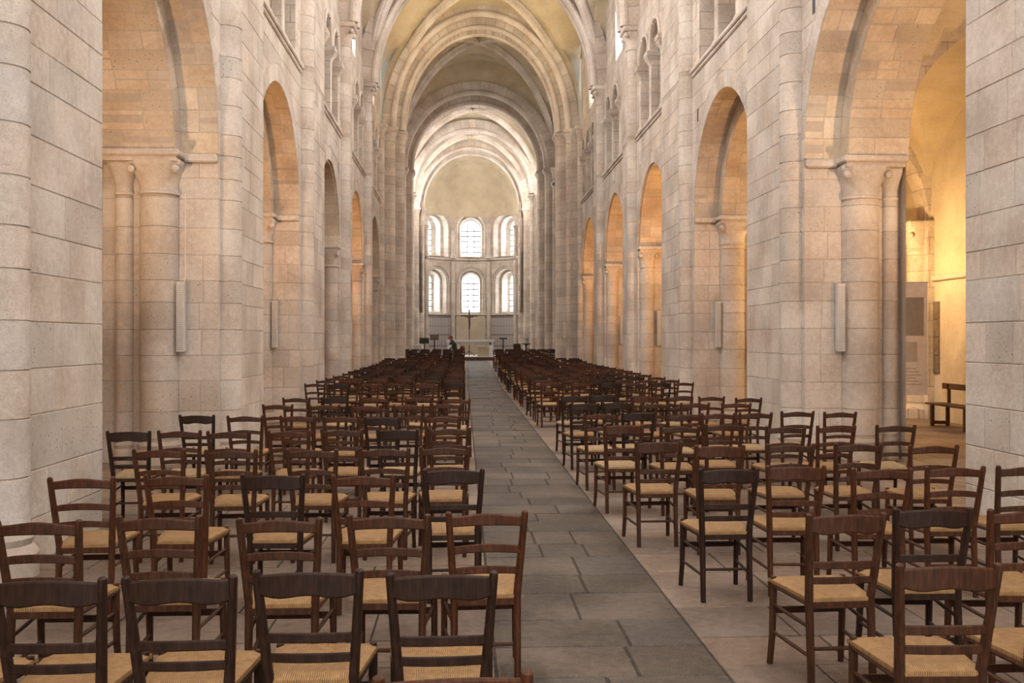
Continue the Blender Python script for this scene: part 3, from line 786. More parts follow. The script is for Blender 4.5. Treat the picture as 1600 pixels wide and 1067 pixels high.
# transept and choir shells
for s, sd in ((-1, 'left'), (1, 'right')):
    m = MB(); X = 11.6
    p3 = lambda x, u, z: (s * x, u, z)
    quad(m, p3(X, 41.5, 0), p3(X, 50, 0), p3(X, 50, 15.7), p3(X, 41.5, 15.7))
    quad(m, p3(X0, 42.0, 0), p3(X, 42.0, 0), p3(X, 42.0, 15.7), p3(X0, 42.0, 15.7))
    quad(m, p3(X0, 49.0, 0), p3(X, 49.0, 0), p3(X, 49.0, 15.7), p3(X0, 49.0, 15.7))
    quad(m, p3(X0 - .2, 41.5, 15.6), p3(X, 41.5, 15.6), p3(X, 50, 15.6), p3(X0 - .2, 50, 15.6))
    structure(m.build('wall_transept_' + sd, 'limestone_far'), 'pale stone walls of the %s transept arm' % sd)
    c = MB(); pc = lambda u, z: (CHX + s * X0, u, z); p3 = lambda x, u, z: (CHX + s * x, u, z)
    ops = [(54.1, 1.6, 4.4), (60.4, 1.6, 4.4)]
    arcade_face(c, pc, 51.0, 64.3, 0, 6.9, ops)
    for o_ in ops: soffit(c, p3, *o_, 0, X0, X0 + .8)
    quad(c, p3(X0, 51, 6.9), p3(X0, 64.3, 6.9), p3(X0, 64.3, 10.2), p3(X0, 51, 10.2))
    quad(c, p3(X0, 51, 10.2), p3(X0 + .5, 51, 10.2), p3(X0 + .5, 64.3, 10.2), p3(X0, 64.3, 10.2))
    arcade_face(c, lambda u, z: p3(X0 + .42, u, z), 50.2, 64.3, 10.2, 14.6, [(54.0, .8, 12.2), (60.5, .8, 12.2)])
    for yy in (54.0, 60.5): soffit(c, p3, yy, .8, 12.2, 10.2, X0 + .42, X0 + 1.0)
    quad(c, p3(X0 + 2.5, 50.5, 0), p3(X0 + 2.5, 64.3, 0), p3(X0 + 2.5, 64.3, 7), p3(X0 + 2.5, 50.5, 7))
    quad(c, p3(X0, 50.5, 6.6), p3(X0 + 2.5, 50.5, 6.6), p3(X0 + 2.5, 64.3, 6.6), p3(X0, 64.3, 6.6))
    for yy in (50.6, 64.4): quad(c, p3(X0, yy, 0), p3(X0 + 2.5, yy, 0), p3(X0 + 2.5, yy, 7), p3(X0, yy, 7))
    wc = structure(c.build('wall_choir_' + sd, 'limestone_far'), 'pale stone choir wall on the %s with arches and windows' % sd)
    t = MB(); xa, xb = sorted((CHX + s * (X0 - .08), CHX + s * X0)); t.cbox(xa, 51.2, 6.95, xb, 63.4, 7.1, .02); t.build('string_course', 'limestone_carved', wc)
    for n_, yy in enumerate((54.0, 60.5)):
        g = MB(); pts = [p3(X0 + .98, yy - .8, 10.2), p3(X0 + .98, yy + .8, 10.2)] + [p3(X0 + .98, yy + .8 * math.cos(math.pi*k/12), 12.2 + .8 * math.sin(math.pi*k/12)) for k in range(13)]
        g.add(pts, [tuple(range(len(pts)))]); structure(g.build('window_%d' % (20 + n_ * 2 + (s > 0)), 'glass_sky'), 'bright round-headed window high in the %s choir wall' % sd)
m = MB(); 
for (xa, xb, za, zb) in ((-12, 12, 0, 3.0), (-12, -2.8, 3, 14.5), (2.8, 12, 3, 14.5), (-2.8, 2.8, 11, 14.5)): quad(m, (xa, -7, za), (xb, -7, za), (xb, -7, zb), (xa, -7, zb))
structure(m.build('wall_west', 'limestone_far'), 'stone west wall behind the viewer with one tall window')

# ------------------------------------------------------------------ apse
AY, AR_ = 64.4, 3.3
def cyl(th, z, r=AR_): return (CHX + r * math.sin(th), AY + r * math.cos(th), z)
apse = empty('wall_apse'); structure(apse, 'semicircular apse wall with two tiers of round-headed windows under a half dome')
ZB = .3
TIERS = [dict(z0=3.35, z1=7.0, zs=5.58, w=.80, win=.60, dep=.95, sill=3.5), dict(z0=7.2, z1=10.05, zs=9.2, w=.95, win=.72, dep=1.15, sill=7.3)]
centres = [math.radians(a) for a in (-88, -44, 0, 44, 88)]
hw = math.radians(22)
am = MB()
for thc in centres:
    am.grid([[cyl(thc - hw + 2*hw*k/8, z) for k in range(9)] for z in (6.85, 7.2)])
for T in TIERS:
    ext = .35 if T['z0'] > 7 else 0
    for thc in centres:
        w = T['w'] / AR_; zs = T['zs']; z1 = T['z1'] + ext; z0 = T['z0']
        for a, b in ((thc - hw, thc - w), (thc + w, thc + hw)):
            am.grid([[cyl(a + (b-a)*k/3, z) for k in range(4)] for z in (z0, zs, z1)])
        for k in range(16):
            t0, t1 = math.pi*k/16, math.pi*(k+1)/16
            am.add([cyl(thc + w*math.cos(t0), zs + T['w']*math.sin(t0)), cyl(thc + w*math.cos(t1), zs + T['w']*math.sin(t1)), cyl(thc + w*math.cos(t1), z1), cyl(thc + w*math.cos(t0), z1)], [(0, 1, 2, 3)])
        # splayed recess
        def prof(r, ww, sill):
            q = ww / r
            return [cyl(thc - q, sill, r)] + [cyl(thc - q*math.cos(math.pi*k/16), zs + ww*math.sin(math.pi*k/16), r) for k in range(17)] + [cyl(thc + q, sill, r), cyl(thc - q, sill, r)]
        am.grid([prof(AR_, T['w'], z0), prof(AR_ + T['dep'] * .45, T['w'] * .97, z0 + .02)])
        am.grid([prof(AR_ + T['dep'] * .45, T['w'] * .97, z0 + .02), prof(AR_ + T['dep'] * .45, T['win'] * 1.04, T['sill'])])
        am.grid([prof(AR_ + T['dep'] * .45, T['win'] * 1.04, T['sill']), prof(AR_ + T['dep'] + .25, T['win'] * .92, T['sill'] + .05)])
am.build('apse_masonry', 'limestone_far', apse)
lw = MB(); lw.grid([[cyl(-math.pi/2 + math.pi*k/40, z) for k in range(41)] for z in (ZB, 3.36)]); lw.build('painted_hanging', 'painted_wall', apse)
pn = MB(); pn.grid([[cyl(math.radians(-17.5 + 35*k/10), z, AR_ - .03) for k in range(11)] for z in (ZB, 3.34)]); pn.build('plain_panel', 'plaster', apse)
dm = MB(); rows = []
for i in range(13):
    e = math.pi/2 * i / 12
    rows.append([(CHX + AR_*math.cos(e)*math.sin(-math.pi/2 + math.pi*k/32), AY + AR_*math.cos(e)*math.cos(-math.pi/2 + math.pi*k/32), 9.95 + 3.55*math.sin(e)) for k in range(33)])
dm.grid(rows); dm.build('half_dome', 'vault_plaster', apse, True)
for z, r in ((3.32, .07), (7.05, .09)):
    t = MB(); t.tube([cyl(-math.pi/2 + math.pi*k/40, z, AR_ - .03) for k in range(41)], r, 8); t.build('string_course', 'limestone_carved', apse, True)
for a in (-66, -22, 22, 66):
    th = math.radians(a)
    p = cyl(th, 0, AR_ - .06)
    t = MB(); t.lathe([(.15, ZB), (.15, 6.9)], p[0], p[1], 14); t.build('apse_shaft', 'limestone_carved', apse, True)
    for k in (-1, 1):
        q = cyl(th + k * math.radians(5.2), 0, AR_ + .02)
        t = MB(); t.lathe([(.12, 3.38), (.12, 3.5), (.08, 3.58), (.08, 5.3)], q[0], q[1], 10); capital(t, q[0], q[1], 5.3, 5.56, .08, .13, n=12); t.build('window_shaft', 'limestone_carved', apse, True)
    t = MB(); t.lathe([(.2, 7.1), (.2, 7.25), (.13, 7.4), (.13, 8.8)], p[0], p[1], 14); t.build('apse_shaft', 'limestone_carved', apse, True)
    k = MB(); capital(k, p[0], p[1], 8.8, 9.15, .13, .2, n=12); k.build('capital', 'limestone_carved', apse, True)
for thc in centres:
    for o in (.1, .22):
        t = MB(); t.tube([cyl(thc + (TIERS[0]['w'] + o) / AR_ * math.cos(math.pi*k/16), 5.58 + (TIERS[0]['w'] + o) * math.sin(math.pi*k/16), AR_ - .02) for k in range(17)], .05, 8)
        t.build('arch_roll', 'limestone_carved', apse, True)
wn = 40
for ti, T in enumerate(TIERS):
    for j, thc in enumerate(centres):
        g = MB(); r = AR_ + T['dep'] + .22; q = T['win'] / r * .93
        pts = [cyl(thc - q, T['sill'], r), cyl(thc + q, T['sill'], r)] + [cyl(thc + q*math.cos(math.pi*k/14), T['zs'] + T['win']*.93*math.sin(math.pi*k/14), r) for k in range(15)]
        g.add(pts, [tuple(range(len(pts)))])
        pos = ('on the far left', 'left of the middle', 'in the middle', 'right of the middle', 'on the far right')[j]
        wo = structure(g.build('window_%d' % wn, 'glass_pale' if (j == 1 and ti == 0) else 'glass_sky'), 'bright leaded apse window %s of the %s tier' % (pos, ('lower', 'upper')[ti])); wn += 1
        for k in (-.36, .36):
            l = MB(); l.tube([cyl(thc + q*k, T['sill'], r - .02), cyl(thc + q*k, T['zs'] + .4, r - .02)], .026, 4); l.build('lead_bar', 'lead', wo)
        for zz in range(1, 6):
            z = T['sill'] + (T['zs'] - T['sill'] + .3) * zz / 6
            l = MB(); l.tube([cyl(thc - q, z, r - .02), cyl(thc, z, r - .005), cyl(thc + q, z, r - .02)], .026, 4); l.build('lead_bar', 'lead', wo)

# ------------------------------------------------------------------ chairs
def bow(pts_x, y0, depth):                       # a rail bowed backwards between the posts
    return [(x, y0 - depth * (1 - (x / pts_x) ** 2)) for x in [pts_x * k / 4 for k in range(-4, 5)]]
def rail(m, hw, y, depth, zlo, zhi, th):
    """curved plank; zlo(t), zhi(t) give its lower and upper edge, t from -1 to 1"""
    n = 12; rows = []
    for k in range(n + 1):
        t = -1 + 2 * k / n; x = hw * t; yy = y - depth * (1 - t * t); a, b = zlo(t), zhi(t); c = min(.006, th * .3)
        rows.append([(x, yy - th/2 + c, a), (x, yy - th/2, a + c), (x, yy - th/2, b - c), (x, yy - th/2 + c, b), (x, yy + th/2 - c, b), (x, yy + th/2, b - c), (x, yy + th/2, a + c), (x, yy + th/2 - c, a)])
    m.grid(rows, True)
    m.f.append(tuple(range(len(m.v) - 8, len(m.v)))); m.f.append(tuple(reversed(range(len(m.v) - 8 * (n + 1), len(m.v) - 8 * n))))
HP = .845
def chair_parts(kind):
    """list of (part name, mesh builder, 'wood' or 'rush', smooth)"""
    out = []
    def post_x(z): return .150 + (max(0, z - .43) / (HP - .43)) * .030
    def post_y(z): return -.195 - (max(0, z - .43) / (HP - .43)) * .075 - max(0, .43 - z) / .43 * .03
    for s in (-1, 1):
        m = MB(); pts = []; rad = []
        for z, r in ((0, .0165), (.2, .018), (.43, .0195), (.6, .0185), (.75, .017), (HP - .018, .0165), (HP - .004, .0145), (HP, .009)):
            pts.append((s * post_x(z), post_y(z), z)); rad.append(r)
        m.tube(pts, rad, 8, 1.0, 1.12); out.append(('back_post', m, 'wood', True))
    for s in (-1, 1):
        m = MB(); m.tube([(s * .188, .215, 0), (s * .183, .196, .14), (s * .182, .185, .3), (s * .182, .182, .425), (s * .182, .182, .45)], [.0155, .0165, .018, .0185, .014], 8)
        out.append(('leg', m, 'wood', True))
    if kind == 'A':
        specs = [(HP - .052, lambda t: HP - .094 + .007 * math.cos(t * math.pi * 1.6) + .006 * t * t, lambda t: HP - .022 + .016 * (1 - t * t), .020),
                 (.60, lambda t: .578 + .004 * (1 - t*t), lambda t: .612 + .006 * (1 - t*t), .014), (.525, lambda t: .505 + .003 * (1 - t*t), lambda t: .537 + .005 * (1 - t*t), .014)]
    else:
        specs = [(HP - .045, lambda t: HP - .075 + .012 * (1 - t * t), lambda t: HP - .020 + .018 * math.cos(t * math.pi) * .5 + .004, .019),
                 (.66, lambda t: .637 + .014 * (1 - t*t), lambda t: .672 + .018 * (1 - t*t), .014), (.555, lambda t: .535 + .012 * (1 - t*t), lambda t: .568 + .016 * (1 - t*t), .014)]
    for k, (zc, lo, hi, th) in enumerate(specs):
        m = MB(); rail(m, post_x(zc) + .004, post_y(zc), .026, lo, hi, th); out.append(('crest_rail' if k == 0 else 'slat', m, 'wood', True))
    # rush seat: a pillow over the trapezoid, four facets dipping to the middle
    m = MB(); n = 10
    def top(u, v, lift):
        yb, yf = -.205, .205; y = yb + (yf - yb) * v; w = .158 + (.203 - .158) * v
        x = w * (2 * u - 1)
        d = min(u, 1 - u, v, 1 - v) * 2
        y -= .012 * (1 - (2*u - 1) ** 2) * (1 if v > .5 else 0) * -1 * (v - .5) * 2
        edge = min(1, d * 6)
        return (x * (.985 + .015 * edge), y, lift + .016 * math.sqrt(max(0, 1 - (1 - edge) ** 2)) - .010 * d)
    m.grid([[top(a / n, b / n, .437) for a in range(n + 1)] for b in range(n + 1)])
    under = [[(p[0], p[1], .418 - (p[2] - .437) * .6) for p in [top(a / n, b / n, .437) for a in range(n + 1)]] for b in range(n + 1)]
    m.grid(under)
    ring = [(a, 0) for a in range(n)] + [(n, b) for b in range(n)] + [(a, n) for a in range(n, 0, -1)] + [(0, b) for b in range(n, 0, -1)]
    m.grid([[top(a / n, b / n, .437) for a, b in ring], [(lambda q: (q[0] * 1.012, q[1] * 1.01, .427))(top(a / n, b / n, .437)) for a, b in ring], [(lambda q: (q[0], q[1], .418))(top(a / n, b / n, .437)) for a, b in ring]], True)
    out.append(('seat', m, 'rush', True))
    def st(p, q, r=.0095, flat=False):
        m = MB()
        if flat: m.tube([p, q], [.012, .012], 4, 1.0, .55, (0, 1, 0))
        else: m.tube([p, tuple((a + b) / 2 for a, b in zip(p, q)), q], [r * .85, r * 1.08, r * .85], 8)
        out.append(('stretcher', m, 'wood', True))
    st((-.150, -.208, .20), (.150, -.208, .20))
    m = MB(); m.cbox(-.178, .176, .262, .178, .192, .296, .003); out.append(('stretcher', m, 'wood', False))
    m = MB(); m.cbox(-.150, -.206, .385, .150, -.19, .418, .003); out.append(('seat_rail', m, 'wood', False))
    for s in (-1, 1):
        st((s * .152, -.205, .30), (s * .182, .186, .31)); st((s * .153, -.21, .165), (s * .183, .195, .17))
        m = MB(); m.tube([(s * .155, -.195, .408), (s * .186, .18, .408)], .011, 6); out.append(('seat_rail', m, 'wood', True))
    return out
TPL = {}
for kind in 'AB':
    parts = chair_parts(kind)
    for w in ('wood_dark', 'wood_red', 'wood_brown'):
        for r in ('rush_gold', 'rush_pale'):
            L = []
            for nme, mb, mt, sm in parts:
                me = bpy.data.meshes.new(nme); me.from_pydata(mb.v, [], mb.f)
                if sm: me.polygons.foreach_set('use_smooth', [True] * len(me.polygons)); me.set_sharp_from_angle(angle=math.radians(40))
                me.materials.append(M[r if mt == 'rush' else w]); L.append((nme, me))
            TPL[(kind, w, r)] = L
FAR = {}
def far_mesh(kind):
    m = MB(); rv = 0
    for s in (-1, 1):
        m.tube([(s * .155, -.225, 0), (s * .150, -.195, .43), (s * .18, -.27, HP)], .018, 4); m.tube([(s * .186, .21, 0), (s * .182, .182, .44)], .018, 4)
        for z in (.17, .31): m.tube([(s * .152, -.207, z), (s * .183, .19, z)], .010, 4)
    for (z0, z1, yy, hw) in (((HP - .09, HP - .005, -.262, .176) if kind == 'A' else (HP - .065, HP - .005, -.262, .176)), ((.578, .615, -.228, .165) if kind == 'A' else (.645, .685, -.24, .167)), ((.505, .54, -.214, .16) if kind == 'A' else (.545, .58, -.222, .16))):
        m.grid([[(x, yy - .024 * (1 - (x / hw) ** 2) + d, z - .008 + ar * (1 - (x / hw) ** 2)) for x in (-hw, -hw*.5, 0, hw*.5, hw)] for d, z, ar in ((-.008, z0, .006), (-.008, z1, .014), (.008, z1, .014), (.008, z0, .006), (-.008, z0, .006))])
    m.tube([(-.15, -.208, .2), (.15, -.208, .2)], .010, 4); m.box(-.178, .176, .262, .178, .192, .296)
    nw = len(m.f)
    m.add([(-.158, -.205, .415), (.158, -.205, .415), (.205, .205, .415), (-.205, .205, .415), (-.155, -.2, .45), (.155, -.2, .45), (.2, .2, .45), (-.2, .2, .45), (0, 0, .443)], [(0,1,5,4),(1,2,6,5),(2,3,7,6),(3,0,4,7),(4,5,8),(5,6,8),(6,7,8),(7,4,8),(3,2,1,0)])
    return m, nw
FARM = {k: far_mesh(k) for k in 'AB'}
for kind in 'AB':
    m, nw = FARM[kind]
    for w in ('wood_dark', 'wood_red', 'wood_brown'):
        for r in ('rush_gold', 'rush_pale'):
            me = bpy.data.meshes.new('church_chair'); me.from_pydata(m.v, [], m.f); me.materials.append(M[w]); me.materials.append(M[r])
            me.polygons.foreach_set('material_index', [0] * nw + [1] * (len(m.f) - nw)); FAR[(kind, w, r)] = me
ORD = ['first', 'second', 'third', 'fourth', 'fifth', 'sixth', 'seventh', 'eighth', 'ninth', 'tenth', 'eleventh', 'twelfth', 'thirteenth', 'fourteenth', 'fifteenth', 'sixteenth', 'seventeenth', 'eighteenth', 'nineteenth', 'twentieth']
ORD += ['twenty-' + o for o in ORD[:9]] + ['thirtieth'] + ['thirty-' + o for o in ORD[:9]]
NEAR_L = [ (-2.09, 3.70, 'A'), (-1.69, 3.71, 'A'), (-1.28, 3.78, 'A'), (-0.79, 3.72, 'A'), (-0.75, 2.67, 'A'), (-2.60, 4.80, 'B'), (-2.10, 4.89, 'B'), (-1.54, 4.81, 'B'), (-1.03, 4.87, 'B'), (-0.63, 4.93, 'B'), (-2.95, 6.20, 'B'), (-2.41, 6.28, 'B'), (-1.84, 6.28, 'A'), (-1.30, 6.23, 'B'), (-0.78, 6.47, 'A'), (-2.95, 7.70, 'B'), (-2.41, 7.63, 'B'), (-1.81, 7.64, 'B'), (-1.28, 7.70, 'B'), (-0.87, 7.77, 'B'), (-3.65, 9.17, 'A'), (-3.27, 9.21, 'B'), (-2.77, 9.12, 'B'), (-2.24, 9.16, 'B'), (-1.79, 9.26, 'B'), (-1.26, 9.24, 'A'), (-0.88, 9.35, 'B'), (-3.53, 11.02, 'A'), (-3.02, 10.90, 'B'), (-2.46, 10.88, 'B'), (-1.99, 10.77, 'B'), (-1.55, 10.66, 'A'), (-0.92, 10.71, 'B'), (-3.00, 12.72, 'B'), (-2.42, 12.63, 'B'), (-1.89, 12.49, 'B'), (-1.39, 12.64, 'B'), (-0.92, 12.80, 'B'), (-3.02, 14.15, 'B'), (-2.51, 14.27, 'A'), (-1.93, 14.09, 'B'), (-1.33, 14.22, 'B'), (-0.80, 13.74, 'B') ]
NEAR_R = [ (1.04, 3.76, 'A'), (1.57, 3.86, 'B'), (1.05, 4.80, 'A'), (1.54, 4.92, 'A'), (1.98, 4.86, 'B'), (0.94, 6.41, 'A'), (1.42, 6.52, 'A'), (1.92, 6.37, 'B'), (2.42, 6.44, 'B'), (2.88, 6.45, 'B'), (0.85, 8.07, 'A'), (1.23, 7.76, 'A'), (1.81, 7.83, 'B'), (2.36, 7.85, 'B'), (2.89, 7.70, 'B'), (0.79, 9.61, 'A'), (1.30, 9.45, 'B'), (1.76, 9.63, 'B'), (2.28, 9.36, 'B'), (2.76, 9.41, 'B'), (3.36, 9.44, 'B'), (0.82, 11.04, 'B'), (1.23, 11.16, 'A'), (1.57, 10.81, 'B'), (2.07, 11.02, 'B'), (2.50, 11.10, 'B'), (3.04, 11.27, 'B'), (3.47, 11.15, 'B'), (0.80, 12.76, 'A'), (1.30, 12.95, 'A'), (1.66, 12.68, 'B'), (2.22, 12.78, 'B'), (2.76, 12.75, 'B'), (0.86, 14.43, 'A'), (1.30, 14.57, 'A'), (1.85, 14.22, 'A'), (2.37, 14.19, 'B'), (2.86, 14.17, 'B'), (3.12, 13.84, 'B') ]
NEAR_L.append((-2.52, 3.68, 'A'))
crnd = random.Random(21)
rows = {-1: [], 1: []}
for s, near in ((-1, NEAR_L), (1, NEAR_R)):
    cur = []
    for c in sorted(near, key=lambda q: q[1]):
        if cur and c[1] - cur[0][1] > .62: rows[s].append(cur); cur = []
        cur.append(c)
    rows[s].append(cur)
    y = 18.7
    while y < 47.3:
        row = []
        for k in range(6):
            if 38.6 < y < 43 and k > 3: continue
            x = s * (.86 + (.52 if s < 0 else .525) * k + crnd.uniform(-.03, .12 if k < 5 else .03))
            row.append((x, y + crnd.uniform(-.2, .2), 'AB'[crnd.random() < .62]))
        rows[s].append(row); y += crnd.uniform(1.22, 1.45)
for s in (-1, 1):                                # nudge chairs that would touch
    allc = [[c[0], c[1], c[2], r] for r, row in enumerate(rows[s]) for c in row]
    for _ in range(40):
        for c in allc: c[0] = max(-3.66, min(3.66, c[0])) if c[1] < 17 else max(-3.42, min(3.42, c[0]))
        for a in range(len(allc)):
            for b in range(a + 1, len(allc)):
                p, q = allc[a], allc[b]; dx, dy = q[0] - p[0], q[1] - p[1]; ox, oy = .43 - abs(dx), .55 - abs(dy)
                if ox > 0 and oy > 0:
                    if ox < oy: d = ox / 2 * (1 if dx > 0 else -1); p[0] -= d; q[0] += d
                    else: d = oy / 2 * (1 if dy > 0 else -1); p[1] -= d; q[1] += d
    rows[s] = [[(c[0], c[1], c[2]) for c in allc if c[3] == r] for r in range(len(rows[s]))]
n_obj = 0; rest = MB(); rest_mat = []
WOODN = {'wood_dark': 'dark brown', 'wood_red': 'reddish brown', 'wood_brown': 'mid brown'}
flat = []
for s in (-1, 1):
    for ri, row in enumerate(rows[s]):
        for ci, c in enumerate(sorted(row, key=lambda q: abs(q[0]))): flat.append((c[1], s, ri, ci, c))
flat.sort(key=lambda q: q[0])
for (yy, s, ri, ci, c) in flat:
    x, y, kind = c
    w = 'wood_dark' if (kind == 'A' and crnd.random() < .8) else crnd.choice(['wood_red', 'wood_red', 'wood_brown', 'wood_brown'])
    r = 'rush_gold' if y < 8 or crnd.random() < .45 else 'rush_pale'
    rz = math.radians(crnd.uniform(-3.5, 3.5)); loc = (x, y, floor_z(y))
    n_obj += 1
    if n_obj > 300:
        m, nw = FARM[kind]; cr, sr = math.cos(rz), math.sin(rz); o = len(rest.v)
        rest.v += [(x + a * cr - b * sr, y + a * sr + b * cr, loc[2] + d) for a, b, d in m.v]
        rest.f += [tuple(i + o for i in q) for q in m.f]; rest_mat += [0] * nw + [1] * (len(m.f) - nw); continue
    label = '%s rush-seated chair, %s from the aisle in the %s row %s of the aisle' % (WOODN[w], ORD[ci], ORD[ri], 'left' if s < 0 else 'right')
    if y < 25:
        root = empty('church_chair', loc, rz)
        for nme, me in TPL[(kind, w, r)]:
            p = bpy.data.objects.new(nme, me); col.objects.link(p); p.parent = root
    else:
        root = bpy.data.objects.new('church_chair', FAR[(kind, w, r)]); col.objects.link(root); root.location = loc; root.rotation_euler = (0, 0, rz)
    tag(root, label, 'chair', 'rush-seated church chairs in rows')
if rest.v:
    o = rest.build('far_chair_rows', 'wood_brown'); o.data.materials.append(M['rush_pale']); o.data.polygons.foreach_set('material_index', rest_mat)
    o['kind'] = 'stuff'; o['label'] = 'tightly packed brown chairs in the farthest rows before the altar'

# ------------------------------------------------------------------ loudspeakers on the piers
def loudspeaker(x, y, z, h, label, tilt=0, cable=False, side=1):
    root = empty('column_loudspeaker', (x, y, z))
    m = MB(); m.cbox(-.055, -.10, 0, .055, 0, h, .008); b = m.build('housing', 'speaker_grey', root)
    m = MB(); m.cbox(-.044, -.106, .03, .044, -.098, h - .03, .003); m.build('grille', 'speaker_grille', root)
    m = MB()
    for k in range(int(h / .03) - 2): m.box(-.040, -.1085, .045 + k * .03, .040, -.105, .055 + k * .03)
    m.build('grille_ribs', 'speaker_grey', root)
    for zz in (.12, h - .14):
        m = MB(); m.cbox(-.02, -.005, zz, .02, .06, zz + .04, .004); m.build('bracket', 'metal_dark', root)
    if cable:
        m = MB(); m.tube([(side * .03, -.01, h), (side * .03, .04, h + .06), (side * .028, .045, h + .6), (side * .03, .045, 3.6 - z)], .006, 6); m.build('cable', 'cloth_white', root)
    root.rotation_euler = (math.radians(tilt), 0, 0)
    tag(root, label, 'loudspeaker', 'column loudspeakers on the piers')
for s, idx in ((-1, (2, 3)), (1, (2, 3, 4, 5))):
    for k, i in enumerate(idx):
        wh = {(-1, 0): 'nearest left pier with a cable above', (-1, 1): 'second left pier in an arch', (1, 0): 'nearest right pier left of the thick column', (1, 1): 'second right pier from the viewer', (1, 2): 'third right pier from the viewer', (1, 3): 'fourth right pier, slightly tilted'}[(s, k)]
        loudspeaker(s * (X0 + (.47 if i < 4 else .56)), DJ[i] - .05, 1.48, .93, 'slim grey column loudspeaker on the ' + wh, -6 if (s, k) == (1, 3) else 0, s < 0 and k == 0, -s)
loudspeaker(3.32, 39.68, 1.68, .62, 'small pale column loudspeaker on the right crossing pier', -5)

# ------------------------------------------------------------------ right aisle: banner and bench
bn = empty('hanging_banner', (7.86, 18.6, .6), math.radians(-8))
m = MB(); m.cbox(-.27, -.006, 0, .27, .006, 2.14, .002); m.build('banner_sheet', 'paper', bn)
m = MB(); m.cbox(-.2, -.010, 1.12, .20, -.007, 1.85, .001); m.build('printed_picture', 'print_grey', bn)
m = MB(); m.cbox(-.2, -.010, .62, .08, -.007, 1.0, .001); m.build('printed_picture', 'print_pale', bn)
for k in range(6):
    m = MB(); m.cbox(-.2, -.009, .18 + k * .06, .16 - .05 * (k % 3), -.007, .20 + k * .06, .0005); m.build('text_line', 'print_pale', bn)
m = MB(); m.tube([(-.29, 0, 2.14), (.29, 0, 2.14)], .012, 8); m.build('top_bar', 'cloth_white', bn)
m = MB(); m.tube([(-.29, 0, 0), (.29, 0, 0)], .012, 8); m.build('bottom_bar', 'cloth_white', bn)
for k in (-.25, .25):
    m = MB(); m.tube([(k, 0, 2.14), (k * .8, 0, 5.4)], .003, 4); m.build('cord', 'cloth_white', bn)
tag(bn, 'tall white printed banner hanging in the right side aisle above the bench', 'banner')
be = empty('wooden_bench', (8.35, 17.9, 0))
m = MB(); m.cbox(-.19, -.85, .405, .19, .85, .44, .006); m.build('seat', 'wood_bench', be)
for yy in (-.62, .62):
    for xx in (-.15, .15):
        m = MB(); m.cbox(xx - .03, yy - .03, 0, xx + .03, yy + .03, .405, .004); m.build('leg', 'wood_bench', be)
    m = MB(); m.cbox(-.15, yy - .025, .04, .15, yy + .025, .10, .004); m.build('foot_rail', 'wood_bench', be)
    m = MB(); m.cbox(.15, yy - .03, .40, .2, yy + .03, .80, .004); m.build('back_post', 'wood_bench', be)
m = MB(); m.cbox(.15, -.85, .70, .19, .85, .81, .006); m.build('backrest', 'wood_bench', be)
tag(be, 'plain brown wooden bench with a low back against the right aisle wall', 'bench')

# ------------------------------------------------------------------ choir furniture
ZD = .66
da = MB(); da.cbox(-3.0, 56.15, .4, 2.6, 63.2, ZD, .01)
dais = structure(da.build('floor_dais', 'altar_stone'), 'low pale stone dais carrying the altar')
for k in range(2):
    m = MB(); m.cbox(-3.0, 56.05 - .28 * (1 - k), .44, 2.6, 56.15, .44 + .1 * (k + 1), .006); m.build('step', 'dais_wood', dais)
al = empty('altar', (-.3, 58.2, ZD))
m = MB(); m.cbox(-1.36, -.42, .86, 1.36, .42, .95, .012); m.build('table_top', 'altar_stone', al)
m = MB(); m.cbox(-1.38, -.44, .84, 1.38, .44, .965, .004); m.build('altar_cloth', 'cloth_white', al)
m = MB(); m.cbox(-1.2, -.36, .66, 1.2, .36, .86, .012); m.build('apron', 'altar_stone', al)
for xx in (-1.22, 1.22):
    m = MB(); m.cbox(xx - .12, -.36, 0, xx + .12, .36, .86, .012); m.build('pedestal', 'cloth_white', al)
tag(al, 'long pale stone altar table with white cloth at the far end', 'altar')
am = empty('ambo', (.42, 56.75, ZD))
m = MB(); m.cbox(-.33, -.25, .0, .33, .25, .62, .02); m.build('block', 'plaster', am)
m = MB(); m.cbox(-.36, -.28, .0, .36, .28, .06, .01); m.build('plinth', 'plaster', am)
tag(am, 'beige stone block standing before the right half of the altar', 'stone block')
cr = empty('standing_crucifix', (-.36, 59.2, ZD))
m = MB(); m.tube([(0, 0, .05), (0, 0, 2.72)], [.024, .024], 8); m.build('pole', 'bronze', cr)
m = MB(); m.cbox(-.5, -.03, 2.34, .5, .03, 2.41, .01); m.cbox(-.04, -.03, 1.6, .04, .03, 2.75, .01); m.build('cross', 'bronze', cr)
m = MB(); m.tube([(0, -.06, 1.62), (.02, -.08, 1.85), (0, -.07, 2.1), (0, -.07, 2.28)], [.03, .05, .065, .05], 8)
m.tube([(-.42, -.05, 2.40), (-.2, -.06, 2.32), (0, -.07, 2.26), (.2, -.06, 2.32), (.42, -.05, 2.40)], [.018, .022, .04, .022, .018], 8); m.ball((0, -.08, 2.37), .06, 8)
m.build('figure', 'bronze', cr, True)
for a in (90, 210, 330):
    m = MB(); m.tube([(0, 0, .3), (.38 * math.cos(math.radians(a)), .38 * math.sin(math.radians(a)), .015)], .018, 6); m.build('foot', 'metal_dark', cr)
tag(cr, 'tall thin bronze crucifix on a tripod base behind the altar', 'crucifix')

